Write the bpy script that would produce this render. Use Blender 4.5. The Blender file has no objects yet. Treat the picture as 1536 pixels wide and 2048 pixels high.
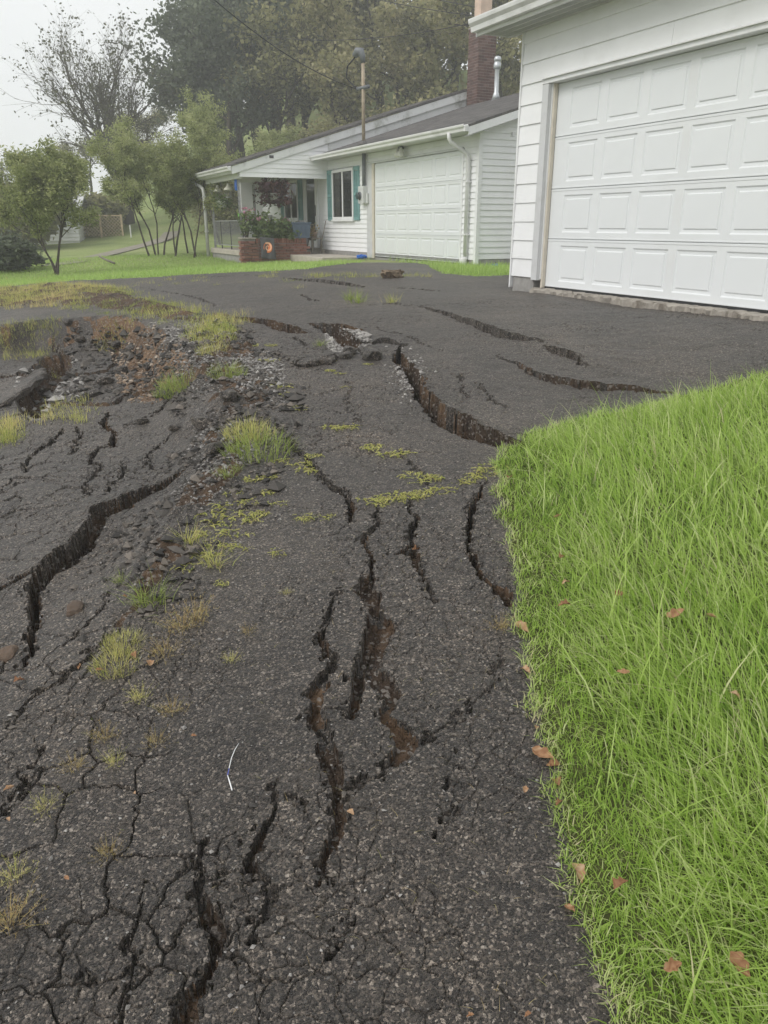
import bpy, bmesh, math, random
import numpy as np
from mathutils import Vector, Matrix

# ------------------------------------------------------------------ camera, sky, sun, exposure
scene = bpy.context.scene
EYE = 1.6
FPX = 1540.0
PITCH = math.atan((1024 - 450) / FPX)
cam_data = bpy.data.cameras.new("camera")
cam = bpy.data.objects.new("camera", cam_data)
scene.collection.objects.link(cam)
cam.location = (0, 0, EYE)
cam.rotation_euler = (math.pi / 2 - PITCH, 0, 0)
cam_data.sensor_fit = 'VERTICAL'
cam_data.sensor_height = 36.0
cam_data.lens = 36.0 * FPX / 2048.0
cam_data.clip_start = 0.05
cam_data.clip_end = 2000
scene.camera = cam

SUN_DIR = Vector((-0.62, -0.38, 0.70)).normalized()     # towards the sun, behind thick cloud
world = bpy.data.worlds.new("World")
scene.world = world
world.use_nodes = True
wn, wl = world.node_tree.nodes, world.node_tree.links
wn.clear()
w_out = wn.new('ShaderNodeOutputWorld')
w_bg = wn.new('ShaderNodeBackground')
w_sky = wn.new('ShaderNodeTexSky')
w_sky.sky_type = 'NISHITA'
w_sky.sun_disc = False
w_sky.sun_elevation = math.asin(SUN_DIR.z)
w_sky.sun_rotation = math.atan2(SUN_DIR.x, SUN_DIR.y)
w_sky.dust_density = 4.0
w_geo = wn.new('ShaderNodeTexCoord')
w_map = wn.new('ShaderNodeMapping')
w_map.inputs['Scale'].default_value = (1.0, 1.0, 2.4)
w_noise = wn.new('ShaderNodeTexNoise')
w_noise.inputs['Scale'].default_value = 1.7
w_noise.inputs['Detail'].default_value = 4.0
w_noise.inputs['Roughness'].default_value = 0.5
w_ramp = wn.new('ShaderNodeValToRGB')
w_ramp.color_ramp.elements[0].position = 0.3
w_ramp.color_ramp.elements[0].color = (0.655, 0.67, 0.695, 1)
w_ramp.color_ramp.elements[1].position = 0.66
w_ramp.color_ramp.elements[1].color = (0.83, 0.84, 0.855, 1)
w_scale = wn.new('ShaderNodeVectorMath'); w_scale.operation = 'SCALE'
w_scale.inputs['Scale'].default_value = 10.0
w_mix = wn.new('ShaderNodeMixRGB')
w_mix.inputs['Fac'].default_value = 0.94            # a closed cloud deck hides nearly all of the blue
wl.new(w_geo.outputs['Generated'], w_map.inputs['Vector'])
wl.new(w_map.outputs['Vector'], w_noise.inputs['Vector'])
wl.new(w_noise.outputs['Fac'], w_ramp.inputs['Fac'])
wl.new(w_ramp.outputs['Color'], w_scale.inputs[0])
wl.new(w_sky.outputs['Color'], w_mix.inputs['Color1'])
wl.new(w_scale.outputs['Vector'], w_mix.inputs['Color2'])
wl.new(w_mix.outputs['Color'], w_bg.inputs['Color'])
w_bg.inputs['Strength'].default_value = 0.1
wl.new(w_bg.outputs['Background'], w_out.inputs['Surface'])

sun_data = bpy.data.lights.new("sun", 'SUN')
sun_data.energy = 1.5
sun_data.angle = math.radians(35)
sun_data.color = (1.0, 0.97, 0.93)
sun = bpy.data.objects.new("sun", sun_data)
scene.collection.objects.link(sun)
sun.rotation_euler = SUN_DIR.to_track_quat('Z', 'Y').to_euler()

scene.view_settings.view_transform = 'Standard'
scene.view_settings.look = 'None'
scene.view_settings.exposure = 0.38
scene.view_settings.gamma = 1.0
scene.view_settings.use_curve_mapping = False
scene.render.engine = 'CYCLES'
scene.cycles.max_bounces = 6
scene.cycles.diffuse_bounces = 3
scene.cycles.glossy_bounces = 2
scene.cycles.transmission_bounces = 4
scene.cycles.transparent_max_bounces = 8
scene.cycles.volume_bounces = 2
scene.cycles.use_denoising = True
scene.cycles.use_adaptive_sampling = True
scene.cycles.adaptive_threshold = 0.015

rng = np.random.default_rng(7)
random.seed(7)
COL = scene.collection

# ------------------------------------------------------------------ materials
def new_mat(name):
    m = bpy.data.materials.new(name)
    m.use_nodes = True
    nt = m.node_tree
    return m, nt, nt.nodes['Principled BSDF'], nt.nodes['Material Output']

def nd(nt, kind, **kw):
    n = nt.nodes.new(kind)
    for k, v in kw.items():
        if k in n.inputs: n.inputs[k].default_value = v
        else: setattr(n, k, v)
    return n

def ramp(nt, stops, src=None, interp='LINEAR'):
    r = nt.nodes.new('ShaderNodeValToRGB')
    cr = r.color_ramp
    cr.interpolation = interp
    while len(cr.elements) < len(stops): cr.elements.new(0.5)
    for e, (p, c) in zip(cr.elements, stops):
        e.position = p
        e.color = tuple(c) + (1,) if len(c) == 3 else c
    if src is not None: nt.links.new(src, r.inputs['Fac'])
    return r

def mix(nt, a, b, fac, mode='MIX'):
    m = nt.nodes.new('ShaderNodeMixRGB'); m.blend_type = mode
    for sock, v in ((m.inputs['Color1'], a), (m.inputs['Color2'], b), (m.inputs['Fac'], fac)):
        if hasattr(v, 'links'): nt.links.new(v, sock)
        elif isinstance(v, (int, float)): sock.default_value = v
        else: sock.default_value = tuple(v) + (1,)
    return m.outputs['Color']

def obj_coord(nt, scale=(1, 1, 1), generated=False):
    tc = nt.nodes.new('ShaderNodeTexCoord')
    mp = nt.nodes.new('ShaderNodeMapping')
    mp.inputs['Scale'].default_value = scale
    nt.links.new(tc.outputs['Object'], mp.inputs['Vector'])
    return mp.outputs['Vector']

def noise(nt, vec, scale, detail=4, rough=0.55):
    n = nd(nt, 'ShaderNodeTexNoise', Scale=scale, Detail=detail, Roughness=rough)
    nt.links.new(vec, n.inputs['Vector'])
    return n

def bump(nt, height, strength, dist, prev=None):
    b = nd(nt, 'ShaderNodeBump', Strength=strength, Distance=dist)
    nt.links.new(height, b.inputs['Height'])
    if prev is not None: nt.links.new(prev, b.inputs['Normal'])
    return b.outputs['Normal']

def plain(name, col, rough=0.6, metal=0.0, var=0.12, scale=6.0, spec=0.4, bumpy=0.0, bscale=60.0, dirt=None, dirt_amt=0.3):
    m, nt, p, out = new_mat(name)
    v = obj_coord(nt)
    n = noise(nt, v, scale, 5)
    lo = tuple(c * (1 - var) for c in col); hi = tuple(min(1, c * (1 + var)) for c in col)
    r = ramp(nt, [(0.3, lo), (0.7, hi)], n.outputs['Fac'])
    c = r.outputs['Color']
    if dirt:
        n2 = noise(nt, v, scale * 0.7, 8, 0.7)
        rr = ramp(nt, [(0.52, (0, 0, 0)), (0.72, (dirt_amt,) * 3)], n2.outputs['Fac'])
        c = mix(nt, c, dirt, rr.outputs['Color'])
    nt.links.new(c, p.inputs['Base Color'])
    p.inputs['Roughness'].default_value = rough
    p.inputs['Metallic'].default_value = metal
    p.inputs['Specular IOR Level'].default_value = spec
    if bumpy:
        n3 = noise(nt, v, bscale, 4)
        nt.links.new(bump(nt, n3.outputs['Fac'], bumpy, 0.01), p.inputs['Normal'])
    return m

M = {}
M['siding'] = plain('white_siding', (0.84, 0.845, 0.85), 0.5, var=0.03, scale=2.5, dirt=(0.5, 0.5, 0.47), dirt_amt=0.22, bumpy=0.05, bscale=30)
M['trim'] = plain('white_trim', (0.80, 0.805, 0.805), 0.45, var=0.04, scale=3, dirt=(0.4, 0.4, 0.36), dirt_amt=0.3)
M['old_trim'] = plain('weathered_white_trim', (0.68, 0.69, 0.68), 0.6, var=0.06, scale=3, dirt=(0.2, 0.21, 0.16), dirt_amt=0.75)
M['door_white'] = plain('garage_door_paint', (0.76, 0.78, 0.79), 0.42, var=0.025, scale=1.2, dirt=(0.55, 0.53, 0.48), dirt_amt=0.18)
M['beige_strip'] = plain('beige_weather_strip', (0.62, 0.57, 0.48), 0.6, var=0.1)
M['grey_trim'] = plain('greyish_trim', (0.60, 0.605, 0.61), 0.5, var=0.04, dirt=(0.3, 0.29, 0.26), dirt_amt=0.3)
M['gutter'] = plain('gutter_white', (0.72, 0.72, 0.71), 0.35, var=0.05, scale=2, dirt=(0.3, 0.3, 0.27), dirt_amt=0.45)
M['soffit'] = plain('soffit_white', (0.66, 0.66, 0.65), 0.55, var=0.05)
M['block'] = plain('foundation_block', (0.30, 0.29, 0.275), 0.9, var=0.2, scale=9, bumpy=0.5, bscale=50)
M['concrete'] = plain('old_concrete', (0.34, 0.31, 0.27), 0.9, var=0.25, scale=7, bumpy=0.6, bscale=40, dirt=(0.12, 0.09, 0.06), dirt_amt=0.8)
M['slab'] = plain('porch_concrete', (0.46, 0.42, 0.36), 0.9, var=0.15, scale=3, bumpy=0.3, bscale=40, dirt=(0.2, 0.17, 0.14), dirt_amt=0.5)
M['teal'] = plain('teal_shutter', (0.175, 0.335, 0.33), 0.55, var=0.1, scale=5)
M['iron'] = plain('dark_iron', (0.06, 0.06, 0.062), 0.5, metal=0.0, var=0.2)
M['grey_iron'] = plain('grey_painted_iron', (0.30, 0.30, 0.30), 0.5, var=0.2)
M['galv'] = plain('galvanised_metal', (0.50, 0.52, 0.53), 0.38, metal=0.6, var=0.12, scale=10)
M['pole_steel'] = plain('rusty_mast_steel', (0.36, 0.30, 0.22), 0.6, metal=0.1, var=0.2, scale=10, dirt=(0.28, 0.15, 0.07), dirt_amt=0.5)
M['conduit'] = plain('grey_conduit', (0.15, 0.16, 0.17), 0.5, var=0.1)
M['rubber'] = plain('black_cable', (0.025, 0.025, 0.027), 0.6)
M['meter'] = plain('meter_box', (0.60, 0.61, 0.60), 0.45, var=0.05)
M['brick'] = None
M['mortar'] = plain('mortar', (0.33, 0.30, 0.28), 0.95, var=0.15, bumpy=0.4)
M['clay'] = plain('clay_flue', (0.60, 0.46, 0.37), 0.85, var=0.15)
M['room_shade'] = plain('painted_room_shade', (0.05, 0.05, 0.05), 0.9)  # near-black colour carries the shade of an unlit room
M['curtain'] = plain('curtain', (0.42, 0.41, 0.39), 0.9, var=0.2, scale=20)
M['blue_plastic'] = plain('blue_tarp', (0.03, 0.14, 0.55), 0.35, var=0.3, scale=20)
M['tote'] = plain('slate_blue_plastic', (0.10, 0.14, 0.20), 0.45, var=0.1)
M['white_plastic'] = plain('white_plastic', (0.75, 0.75, 0.72), 0.4)
M['green_plastic'] = plain('lime_plastic', (0.18, 0.52, 0.06), 0.4)
M['lamp_white'] = plain('cream_metal', (0.68, 0.66, 0.58), 0.45)
M['flag_dark'] = plain('charcoal_flag_cloth', (0.07, 0.07, 0.075), 0.85, var=0.2)
M['flag_orange'] = plain('orange_flag_print', (0.68, 0.20, 0.07), 0.85, var=0.2)
M['flag_peach'] = plain('peach_flag_print', (0.78, 0.46, 0.30), 0.85, var=0.15)
M['wood_grey'] = plain('weathered_wood', (0.20, 0.18, 0.15), 0.85, var=0.25, scale=12)
M['lattice'] = plain('tan_lattice', (0.55, 0.43, 0.29), 0.8, var=0.2)
M['teal_dark'] = plain('teal_door_paint', (0.04, 0.16, 0.155), 0.4, var=0.1)
M['bulb'] = plain('frosted_bulb', (0.72, 0.71, 0.66), 0.25)
M['straw_white'] = plain('white_strip', (0.80, 0.80, 0.80), 0.4)
M['straw_blue'] = plain('blue_print', (0.10, 0.12, 0.45), 0.4)
M['stump'] = plain('stump_bark', (0.22, 0.17, 0.12), 0.95, var=0.35, scale=20, bumpy=0.8, bscale=40)

def glass_mat():
    m, nt, p, out = new_mat('window_glass')
    p.inputs['Base Color'].default_value = (0.03, 0.034, 0.036, 1)
    p.inputs['Roughness'].default_value = 0.04
    p.inputs['Specular IOR Level'].default_value = 0.7
    v = obj_coord(nt)
    n = noise(nt, v, 1.3, 2)
    nt.links.new(bump(nt, n.outputs['Fac'], 0.05, 0.02), p.inputs['Normal'])
    tr = nt.nodes.new('ShaderNodeBsdfTransparent')
    mx = nt.nodes.new('ShaderNodeMixShader'); mx.inputs['Fac'].default_value = 0.45
    nt.links.new(tr.outputs[0], mx.inputs[1]); nt.links.new(p.outputs[0], mx.inputs[2])
    nt.links.new(mx.outputs[0], out.inputs['Surface'])
    return m
M['glass'] = glass_mat()

def brick_mat(name, cols):
    m, nt, p, out = new_mat(name)
    oi = nt.nodes.new('ShaderNodeObjectInfo')
    r = ramp(nt, [(i / (len(cols) - 1), c) for i, c in enumerate(cols)], oi.outputs['Random'])
    v = obj_coord(nt)
    n = noise(nt, v, 25, 5)
    c = mix(nt, r.outputs['Color'], (0.10, 0.07, 0.06), ramp(nt, [(0.45, (0, 0, 0)), (0.75, (0.5,) * 3)], n.outputs['Fac']).outputs['Color'])
    nt.links.new(c, p.inputs['Base Color'])
    p.inputs['Roughness'].default_value = 0.9
    nt.links.new(bump(nt, n.outputs['Fac'], 0.5, 0.01), p.inputs['Normal'])
    return m
M['brick'] = brick_mat('planter_brick', [(0.17, 0.075, 0.055), (0.24, 0.10, 0.07), (0.13, 0.07, 0.055), (0.30, 0.15, 0.11), (0.20, 0.085, 0.06)])
M['chimney_brick'] = brick_mat('chimney_brick', [(0.115, 0.068, 0.06), (0.15, 0.085, 0.072), (0.095, 0.06, 0.055), (0.22, 0.15, 0.13), (0.13, 0.075, 0.064)])

def shingle_mat():
    m, nt, p, out = new_mat('asphalt_shingle')
    v = obj_coord(nt)
    br = nt.nodes.new('ShaderNodeTexBrick')
    br.inputs['Scale'].default_value = 1.0
    br.inputs['Brick Width'].default_value = 0.30
    br.inputs['Row Height'].default_value = 0.14
    br.inputs['Mortar Size'].default_value = 0.006
    br.inputs['Color1'].default_value = (0.085, 0.08, 0.078, 1)
    br.inputs['Color2'].default_value = (0.15, 0.14, 0.135, 1)
    br.inputs['Mortar'].default_value = (0.05, 0.05, 0.05, 1)
    nt.links.new(v, br.inputs['Vector'])
    n = noise(nt, v, 90, 3)
    c = mix(nt, br.outputs['Color'], (0.22, 0.21, 0.20), ramp(nt, [(0.45, (0, 0, 0)), (0.8, (0.5,) * 3)], n.outputs['Fac']).outputs['Color'])
    nt.links.new(c, p.inputs['Base Color'])
    p.inputs['Roughness'].default_value = 0.9
    b1 = bump(nt, br.outputs['Fac'], 0.5, 0.01)
    nt.links.new(bump(nt, n.outputs['Fac'], 0.5, 0.006, b1), p.inputs['Normal'])
    return m
M['shingle'] = shingle_mat()

def asphalt_mat():
    m, nt, p, out = new_mat('worn_asphalt')
    v = obj_coord(nt)
    wob = noise(nt, v, 90, 2)
    vv = nt.nodes.new('ShaderNodeVectorMath'); vv.operation = 'MULTIPLY_ADD'
    nt.links.new(wob.outputs['Color'], vv.inputs[0]); vv.inputs[1].default_value = (0.008,) * 3
    nt.links.new(v, vv.inputs[2])
    vd = vv.outputs[0]
    va = nd(nt, 'ShaderNodeTexVoronoi', Scale=165.0); nt.links.new(vd, va.inputs['Vector'])
    vb = nd(nt, 'ShaderNodeTexVoronoi', Scale=84.0); nt.links.new(vd, vb.inputs['Vector'])
    sepa = nt.nodes.new('ShaderNodeSeparateColor'); nt.links.new(va.outputs['Color'], sepa.inputs[0])
    sepb = nt.nodes.new('ShaderNodeSeparateColor'); nt.links.new(vb.outputs['Color'], sepb.inputs[0])
    fine = ramp(nt, [(0.0, (0.024, 0.0225, 0.021)), (0.4, (0.044, 0.041, 0.038)), (0.72, (0.088, 0.080, 0.073)), (0.9, (0.17, 0.152, 0.135)), (1.0, (0.34, 0.315, 0.285))], sepa.outputs['Red'])
    big = ramp(nt, [(0.0, (0.035, 0.032, 0.030)), (0.6, (0.085, 0.078, 0.071)), (0.9, (0.17, 0.155, 0.14)), (1.0, (0.36, 0.34, 0.315))], sepb.outputs['Green'])
    pick = ramp(nt, [(0.62, (0, 0, 0)), (0.68, (1, 1, 1))], sepb.outputs['Red'])
    near_c = ramp(nt, [(0.0, (1, 1, 1)), (0.45, (1, 1, 1)), (0.62, (0, 0, 0))], vb.outputs['Distance'])
    pm = mix(nt, pick.outputs['Color'], near_c.outputs['Color'], 1.0, 'MULTIPLY')
    c = mix(nt, fine.outputs['Color'], big.outputs['Color'], pm)
    n1 = noise(nt, v, 1.1, 7, 0.68)
    tone = ramp(nt, [(0.3, (0.62, 0.58, 0.545)), (0.47, (0.92, 0.85, 0.785)), (0.6, (1.2, 1.09, 0.98)), (0.72, (1.55, 1.37, 1.18))], n1.outputs['Fac'])
    c = mix(nt, c, tone.outputs['Color'], 1.0, 'MULTIPLY')
    n2 = noise(nt, v, 7, 6, 0.65)
    dust = ramp(nt, [(0.54, (0, 0, 0)), (0.78, (0.34,) * 3)], n2.outputs['Fac'])
    c = mix(nt, c, (0.14, 0.112, 0.088), dust.outputs['Color'])
    nt.links.new(c, p.inputs['Base Color'])
    p.inputs['Roughness'].default_value = 0.7
    p.inputs['Specular IOR Level'].default_value = 0.2
    p.inputs['Coat Weight'].default_value = 0.36
    p.inputs['Coat Roughness'].default_value = 0.42
    p.inputs['Sheen Weight'].default_value = 0.15          # dusty film, pale at a low angle
    p.inputs['Sheen Roughness'].default_value = 0.30
    p.inputs['Sheen Tint'].default_value = (1.0, 0.965, 0.92, 1)
    ha = ramp(nt, [(0.0, (1, 1, 1)), (0.6, (0, 0, 0))], va.outputs['Distance'])
    hb = mix(nt, (0, 0, 0), near_c.outputs['Color'], pick.outputs['Color'])
    n3 = noise(nt, v, 22, 5, 0.6)
    b1 = bump(nt, n3.outputs['Fac'], 1.0, 0.03)
    b2 = bump(nt, ha.outputs['Color'], 1.0, 0.008, b1)
    b3 = bump(nt, hb, 0.8, 0.010, b2)
    nt.links.new(b3, p.inputs['Normal'])
    return m
M['asphalt'] = asphalt_mat()

def soil_mat():
    m, nt, p, out = new_mat('brown_soil')
    v = obj_coord(nt)
    n = noise(nt, v, 3.0, 8, 0.65)
    n2 = noise(nt, v, 60, 5, 0.6)
    c1 = ramp(nt, [(0.34, (0.05, 0.042, 0.037)), (0.48, (0.095, 0.068, 0.050)), (0.62, (0.17, 0.112, 0.072)), (0.8, (0.25, 0.18, 0.125))], n.outputs['Fac'])
    vo = nd(nt, 'ShaderNodeTexVoronoi', Scale=70.0); nt.links.new(v, vo.inputs['Vector'])
    sp = nt.nodes.new('ShaderNodeSeparateColor'); nt.links.new(vo.outputs['Color'], sp.inputs[0])
    peb = ramp(nt, [(0.86, (0, 0, 0)), (0.9, (0.8,) * 3)], sp.outputs['Red'])
    c = mix(nt, c1.outputs['Color'], (0.30, 0.27, 0.24), peb.outputs['Color'])
    c = mix(nt, c, (0.06, 0.045, 0.035), ramp(nt, [(0.5, (0, 0, 0)), (0.7, (0.6,) * 3)], n2.outputs['Fac']).outputs['Color'])
    nt.links.new(c, p.inputs['Base Color'])
    p.inputs['Roughness'].default_value = 0.95
    p.inputs['Specular IOR Level'].default_value = 0.15
    b1 = bump(nt, n2.outputs['Fac'], 1.0, 0.03)
    hb = ramp(nt, [(0.0, (1, 1, 1)), (0.6, (0, 0, 0))], vo.outputs['Distance'])
    nt.links.new(bump(nt, hb.outputs['Color'], 0.6, 0.008, b1), p.inputs['Normal'])
    return m
M['soil'] = soil_mat()
def ochre_mat():
    m = M['soil'].copy(); m.name = 'ochre_soil'
    for n in m.node_tree.nodes:
        if n.type == 'VALTORGB' and len(n.color_ramp.elements) == 4:
            for e, c in zip(n.color_ramp.elements, ((.10, .07, .05), (.19, .125, .08), (.29, .19, .12), (.36, .26, .18))): e.color = c + (1,)
    return m
M['ochre'] = ochre_mat()

def turf_mat(name, a, b, c3):
    m, nt, p, out = new_mat(name)
    v = obj_coord(nt)
    n = noise(nt, v, 0.5, 6, 0.6)
    n2 = noise(nt, v, 14, 6, 0.7)
    c = ramp(nt, [(0.3, a), (0.5, b), (0.72, c3)], n.outputs['Fac']).outputs['Color']
    c = mix(nt, c, (0.045, 0.06, 0.02), ramp(nt, [(0.45, (0, 0, 0)), (0.72, (0.65,) * 3)], n2.outputs['Fac']).outputs['Color'])
    nt.links.new(c, p.inputs['Base Color'])
    p.inputs['Roughness'].default_value = 0.95
    p.inputs['Specular IOR Level'].default_value = 0.1
    nt.links.new(bump(nt, n2.outputs['Fac'], 0.8, 0.05), p.inputs['Normal'])
    return m
M['turf'] = turf_mat('turf_ground', (0.22, 0.33, 0.09), (0.31, 0.44, 0.12), (0.38, 0.47, 0.18))
M['meadow'] = turf_mat('meadow_ground', (0.22, 0.28, 0.11), (0.30, 0.36, 0.14), (0.37, 0.39, 0.19))
M['thatch'] = plain('grass_thatch', (0.065, 0.072, 0.026), 0.95, var=0.35, scale=25, spec=0.1)  # thatch colour kept dark to paint in the shade between blades
M['track'] = plain('gravel_track', (0.27, 0.245, 0.20), 0.95, var=0.2, scale=5)

def leaf_mat(name, cols, trans=0.35, rough=0.6, attr='tint'):
    m, nt, p, out = new_mat(name)
    a = nt.nodes.new('ShaderNodeAttribute'); a.attribute_name = attr
    r = ramp(nt, [(i / (len(cols) - 1), c) for i, c in enumerate(cols)], a.outputs['Fac'])
    nt.links.new(r.outputs['Color'], p.inputs['Base Color'])
    p.inputs['Roughness'].default_value = rough
    p.inputs['Specular IOR Level'].default_value = 0.25
    t = nt.nodes.new('ShaderNodeBsdfTranslucent')
    nt.links.new(r.outputs['Color'], t.inputs['Color'])
    mx = nt.nodes.new('ShaderNodeMixShader'); mx.inputs['Fac'].default_value = trans
    nt.links.new(p.outputs[0], mx.inputs[1]); nt.links.new(t.outputs[0], mx.inputs[2])
    nt.links.new(mx.outputs[0], out.inputs['Surface'])
    return m
M['grass'] = leaf_mat('lawn_grass', [(0.12, 0.20, 0.045), (0.27, 0.42, 0.075), (0.41, 0.58, 0.11), (0.54, 0.69, 0.20), (0.70, 0.76, 0.38), (0.70, 0.61, 0.40)], 0.48)
M['lawn_far'] = leaf_mat('far_lawn_grass', [(0.24, 0.36, 0.10), (0.36, 0.51, 0.14), (0.46, 0.61, 0.19), (0.58, 0.64, 0.28)], 0.42)
M['weed'] = leaf_mat('yellowing_weed', [(0.22, 0.28, 0.07), (0.42, 0.46, 0.12), (0.60, 0.58, 0.20), (0.68, 0.60, 0.28), (0.66, 0.50, 0.30)], 0.35)
M['weed_green'] = leaf_mat('green_weed', [(0.17, 0.23, 0.05), (0.28, 0.36, 0.085), (0.38, 0.45, 0.13), (0.52, 0.52, 0.23)], 0.35)
M['weed_dry'] = leaf_mat('dry_weed', [(0.26, 0.17, 0.07), (0.38, 0.26, 0.11), (0.47, 0.37, 0.18), (0.42, 0.40, 0.14)], 0.25)
M['dead_leaf'] = leaf_mat('dead_leaf', [(0.11, 0.05, 0.03), (0.25, 0.12, 0.06), (0.42, 0.24, 0.13), (0.55, 0.42, 0.28)], 0.2)
M['locust'] = leaf_mat('locust_leaf', [(0.16, 0.19, 0.08), (0.29, 0.33, 0.13), (0.40, 0.43, 0.19), (0.50, 0.51, 0.26)], 0.52)
M['darkleaf'] = leaf_mat('dark_leaf', [(0.075, 0.095, 0.065), (0.13, 0.155, 0.10), (0.20, 0.225, 0.15)], 0.42)
M['oliveleaf'] = leaf_mat('olive_leaf', [(0.13, 0.13, 0.07), (0.25, 0.25, 0.12), (0.38, 0.36, 0.175), (0.50, 0.45, 0.25)], 0.5)
M['walnutleaf'] = leaf_mat('thin_leaf', [(0.06, 0.068, 0.038), (0.10, 0.105, 0.06), (0.16, 0.15, 0.085)], 0.3)
M['bark'] = plain('bark', (0.075, 0.062, 0.05), 0.95, var=0.3, scale=8, bumpy=0.6, bscale=30)
M['flowerleaf'] = leaf_mat('planter_leaf', [(0.08, 0.13, 0.05), (0.16, 0.22, 0.085), (0.30, 0.34, 0.16)], 0.35)
M['purpleleaf'] = leaf_mat('purple_leaf', [(0.055, 0.028, 0.032), (0.11, 0.05, 0.05), (0.17, 0.10, 0.08)], 0.3)
M['pink'] = leaf_mat('pink_petal', [(0.52, 0.22, 0.32), (0.66, 0.36, 0.42), (0.50, 0.18, 0.45)], 0.25)

def stone_mat(name, cols):
    m, nt, p, out = new_mat(name)
    a = nt.nodes.new('ShaderNodeAttribute'); a.attribute_name = 'tint'
    r = ramp(nt, [(i / (len(cols) - 1), c) for i, c in enumerate(cols)], a.outputs['Fac'])
    v = obj_coord(nt); n = noise(nt, v, 120, 3)
    c = mix(nt, r.outputs['Color'], (0.08, 0.07, 0.06), ramp(nt, [(0.45, (0, 0, 0)), (0.75, (0.5,) * 3)], n.outputs['Fac']).outputs['Color'])
    nt.links.new(c, p.inputs['Base Color']); p.inputs['Roughness'].default_value = 0.85
    return m
M['gravel'] = stone_mat('limestone_gravel', [(0.07, 0.065, 0.06), (0.16, 0.15, 0.14), (0.27, 0.255, 0.24), (0.42, 0.40, 0.37)])
M['clod'] = stone_mat('soil_clod', [(0.05, 0.042, 0.036), (0.10, 0.07, 0.05), (0.17, 0.11, 0.07)])

# ------------------------------------------------------------------ mesh helpers
def tag(o, label=None, cat=None, group=None, kind=None):
    if label: o['label'] = label
    if cat: o['category'] = cat
    if group: o['group'] = group
    if kind: o['kind'] = kind
    return o

def empty(name, loc=(0, 0, 0), rz=0.0, label=None, cat=None, group=None):
    o = bpy.data.objects.new(name, None)
    COL.objects.link(o)
    o.location = loc
    o.rotation_euler = (0, 0, rz)
    o.empty_display_size = 0.2
    return tag(o, label, cat, group)

def link_mesh(name, me, mat, parent=None, loc=(0, 0, 0), rot=(0, 0, 0), scale=(1, 1, 1)):
    o = bpy.data.objects.new(name, me)
    COL.objects.link(o)
    if mat is not None and len(me.materials) == 0: me.materials.append(M[mat] if isinstance(mat, str) else mat)
    o.parent = parent
    o.location = loc; o.rotation_euler = rot; o.scale = scale
    return o

def np_mesh(name, V, F, tint=None, smooth=False):
    """V Nx3, F list of arrays (each KxN same-size faces)."""
    me = bpy.data.meshes.new(name)
    V = np.ascontiguousarray(V, dtype=np.float32)
    me.vertices.add(len(V)); me.vertices.foreach_set('co', V.ravel())
    loops = np.concatenate([f.ravel() for f in F]).astype(np.int32)
    tot = np.concatenate([np.full(len(f), f.shape[1], np.int32) for f in F])
    start = np.concatenate([[0], np.cumsum(tot)[:-1]]).astype(np.int32)
    me.loops.add(len(loops)); me.loops.foreach_set('vertex_index', loops)
    me.polygons.add(len(tot)); me.polygons.foreach_set('loop_start', start); me.polygons.foreach_set('loop_total', tot)
    me.polygons.foreach_set('use_smooth', np.full(len(tot), smooth, dtype=bool))
    me.update(calc_edges=True)
    if tint is not None:
        a = me.attributes.new('tint', 'FLOAT', 'POINT')
        a.data.foreach_set('value', np.ascontiguousarray(tint, dtype=np.float32))
    return me

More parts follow.
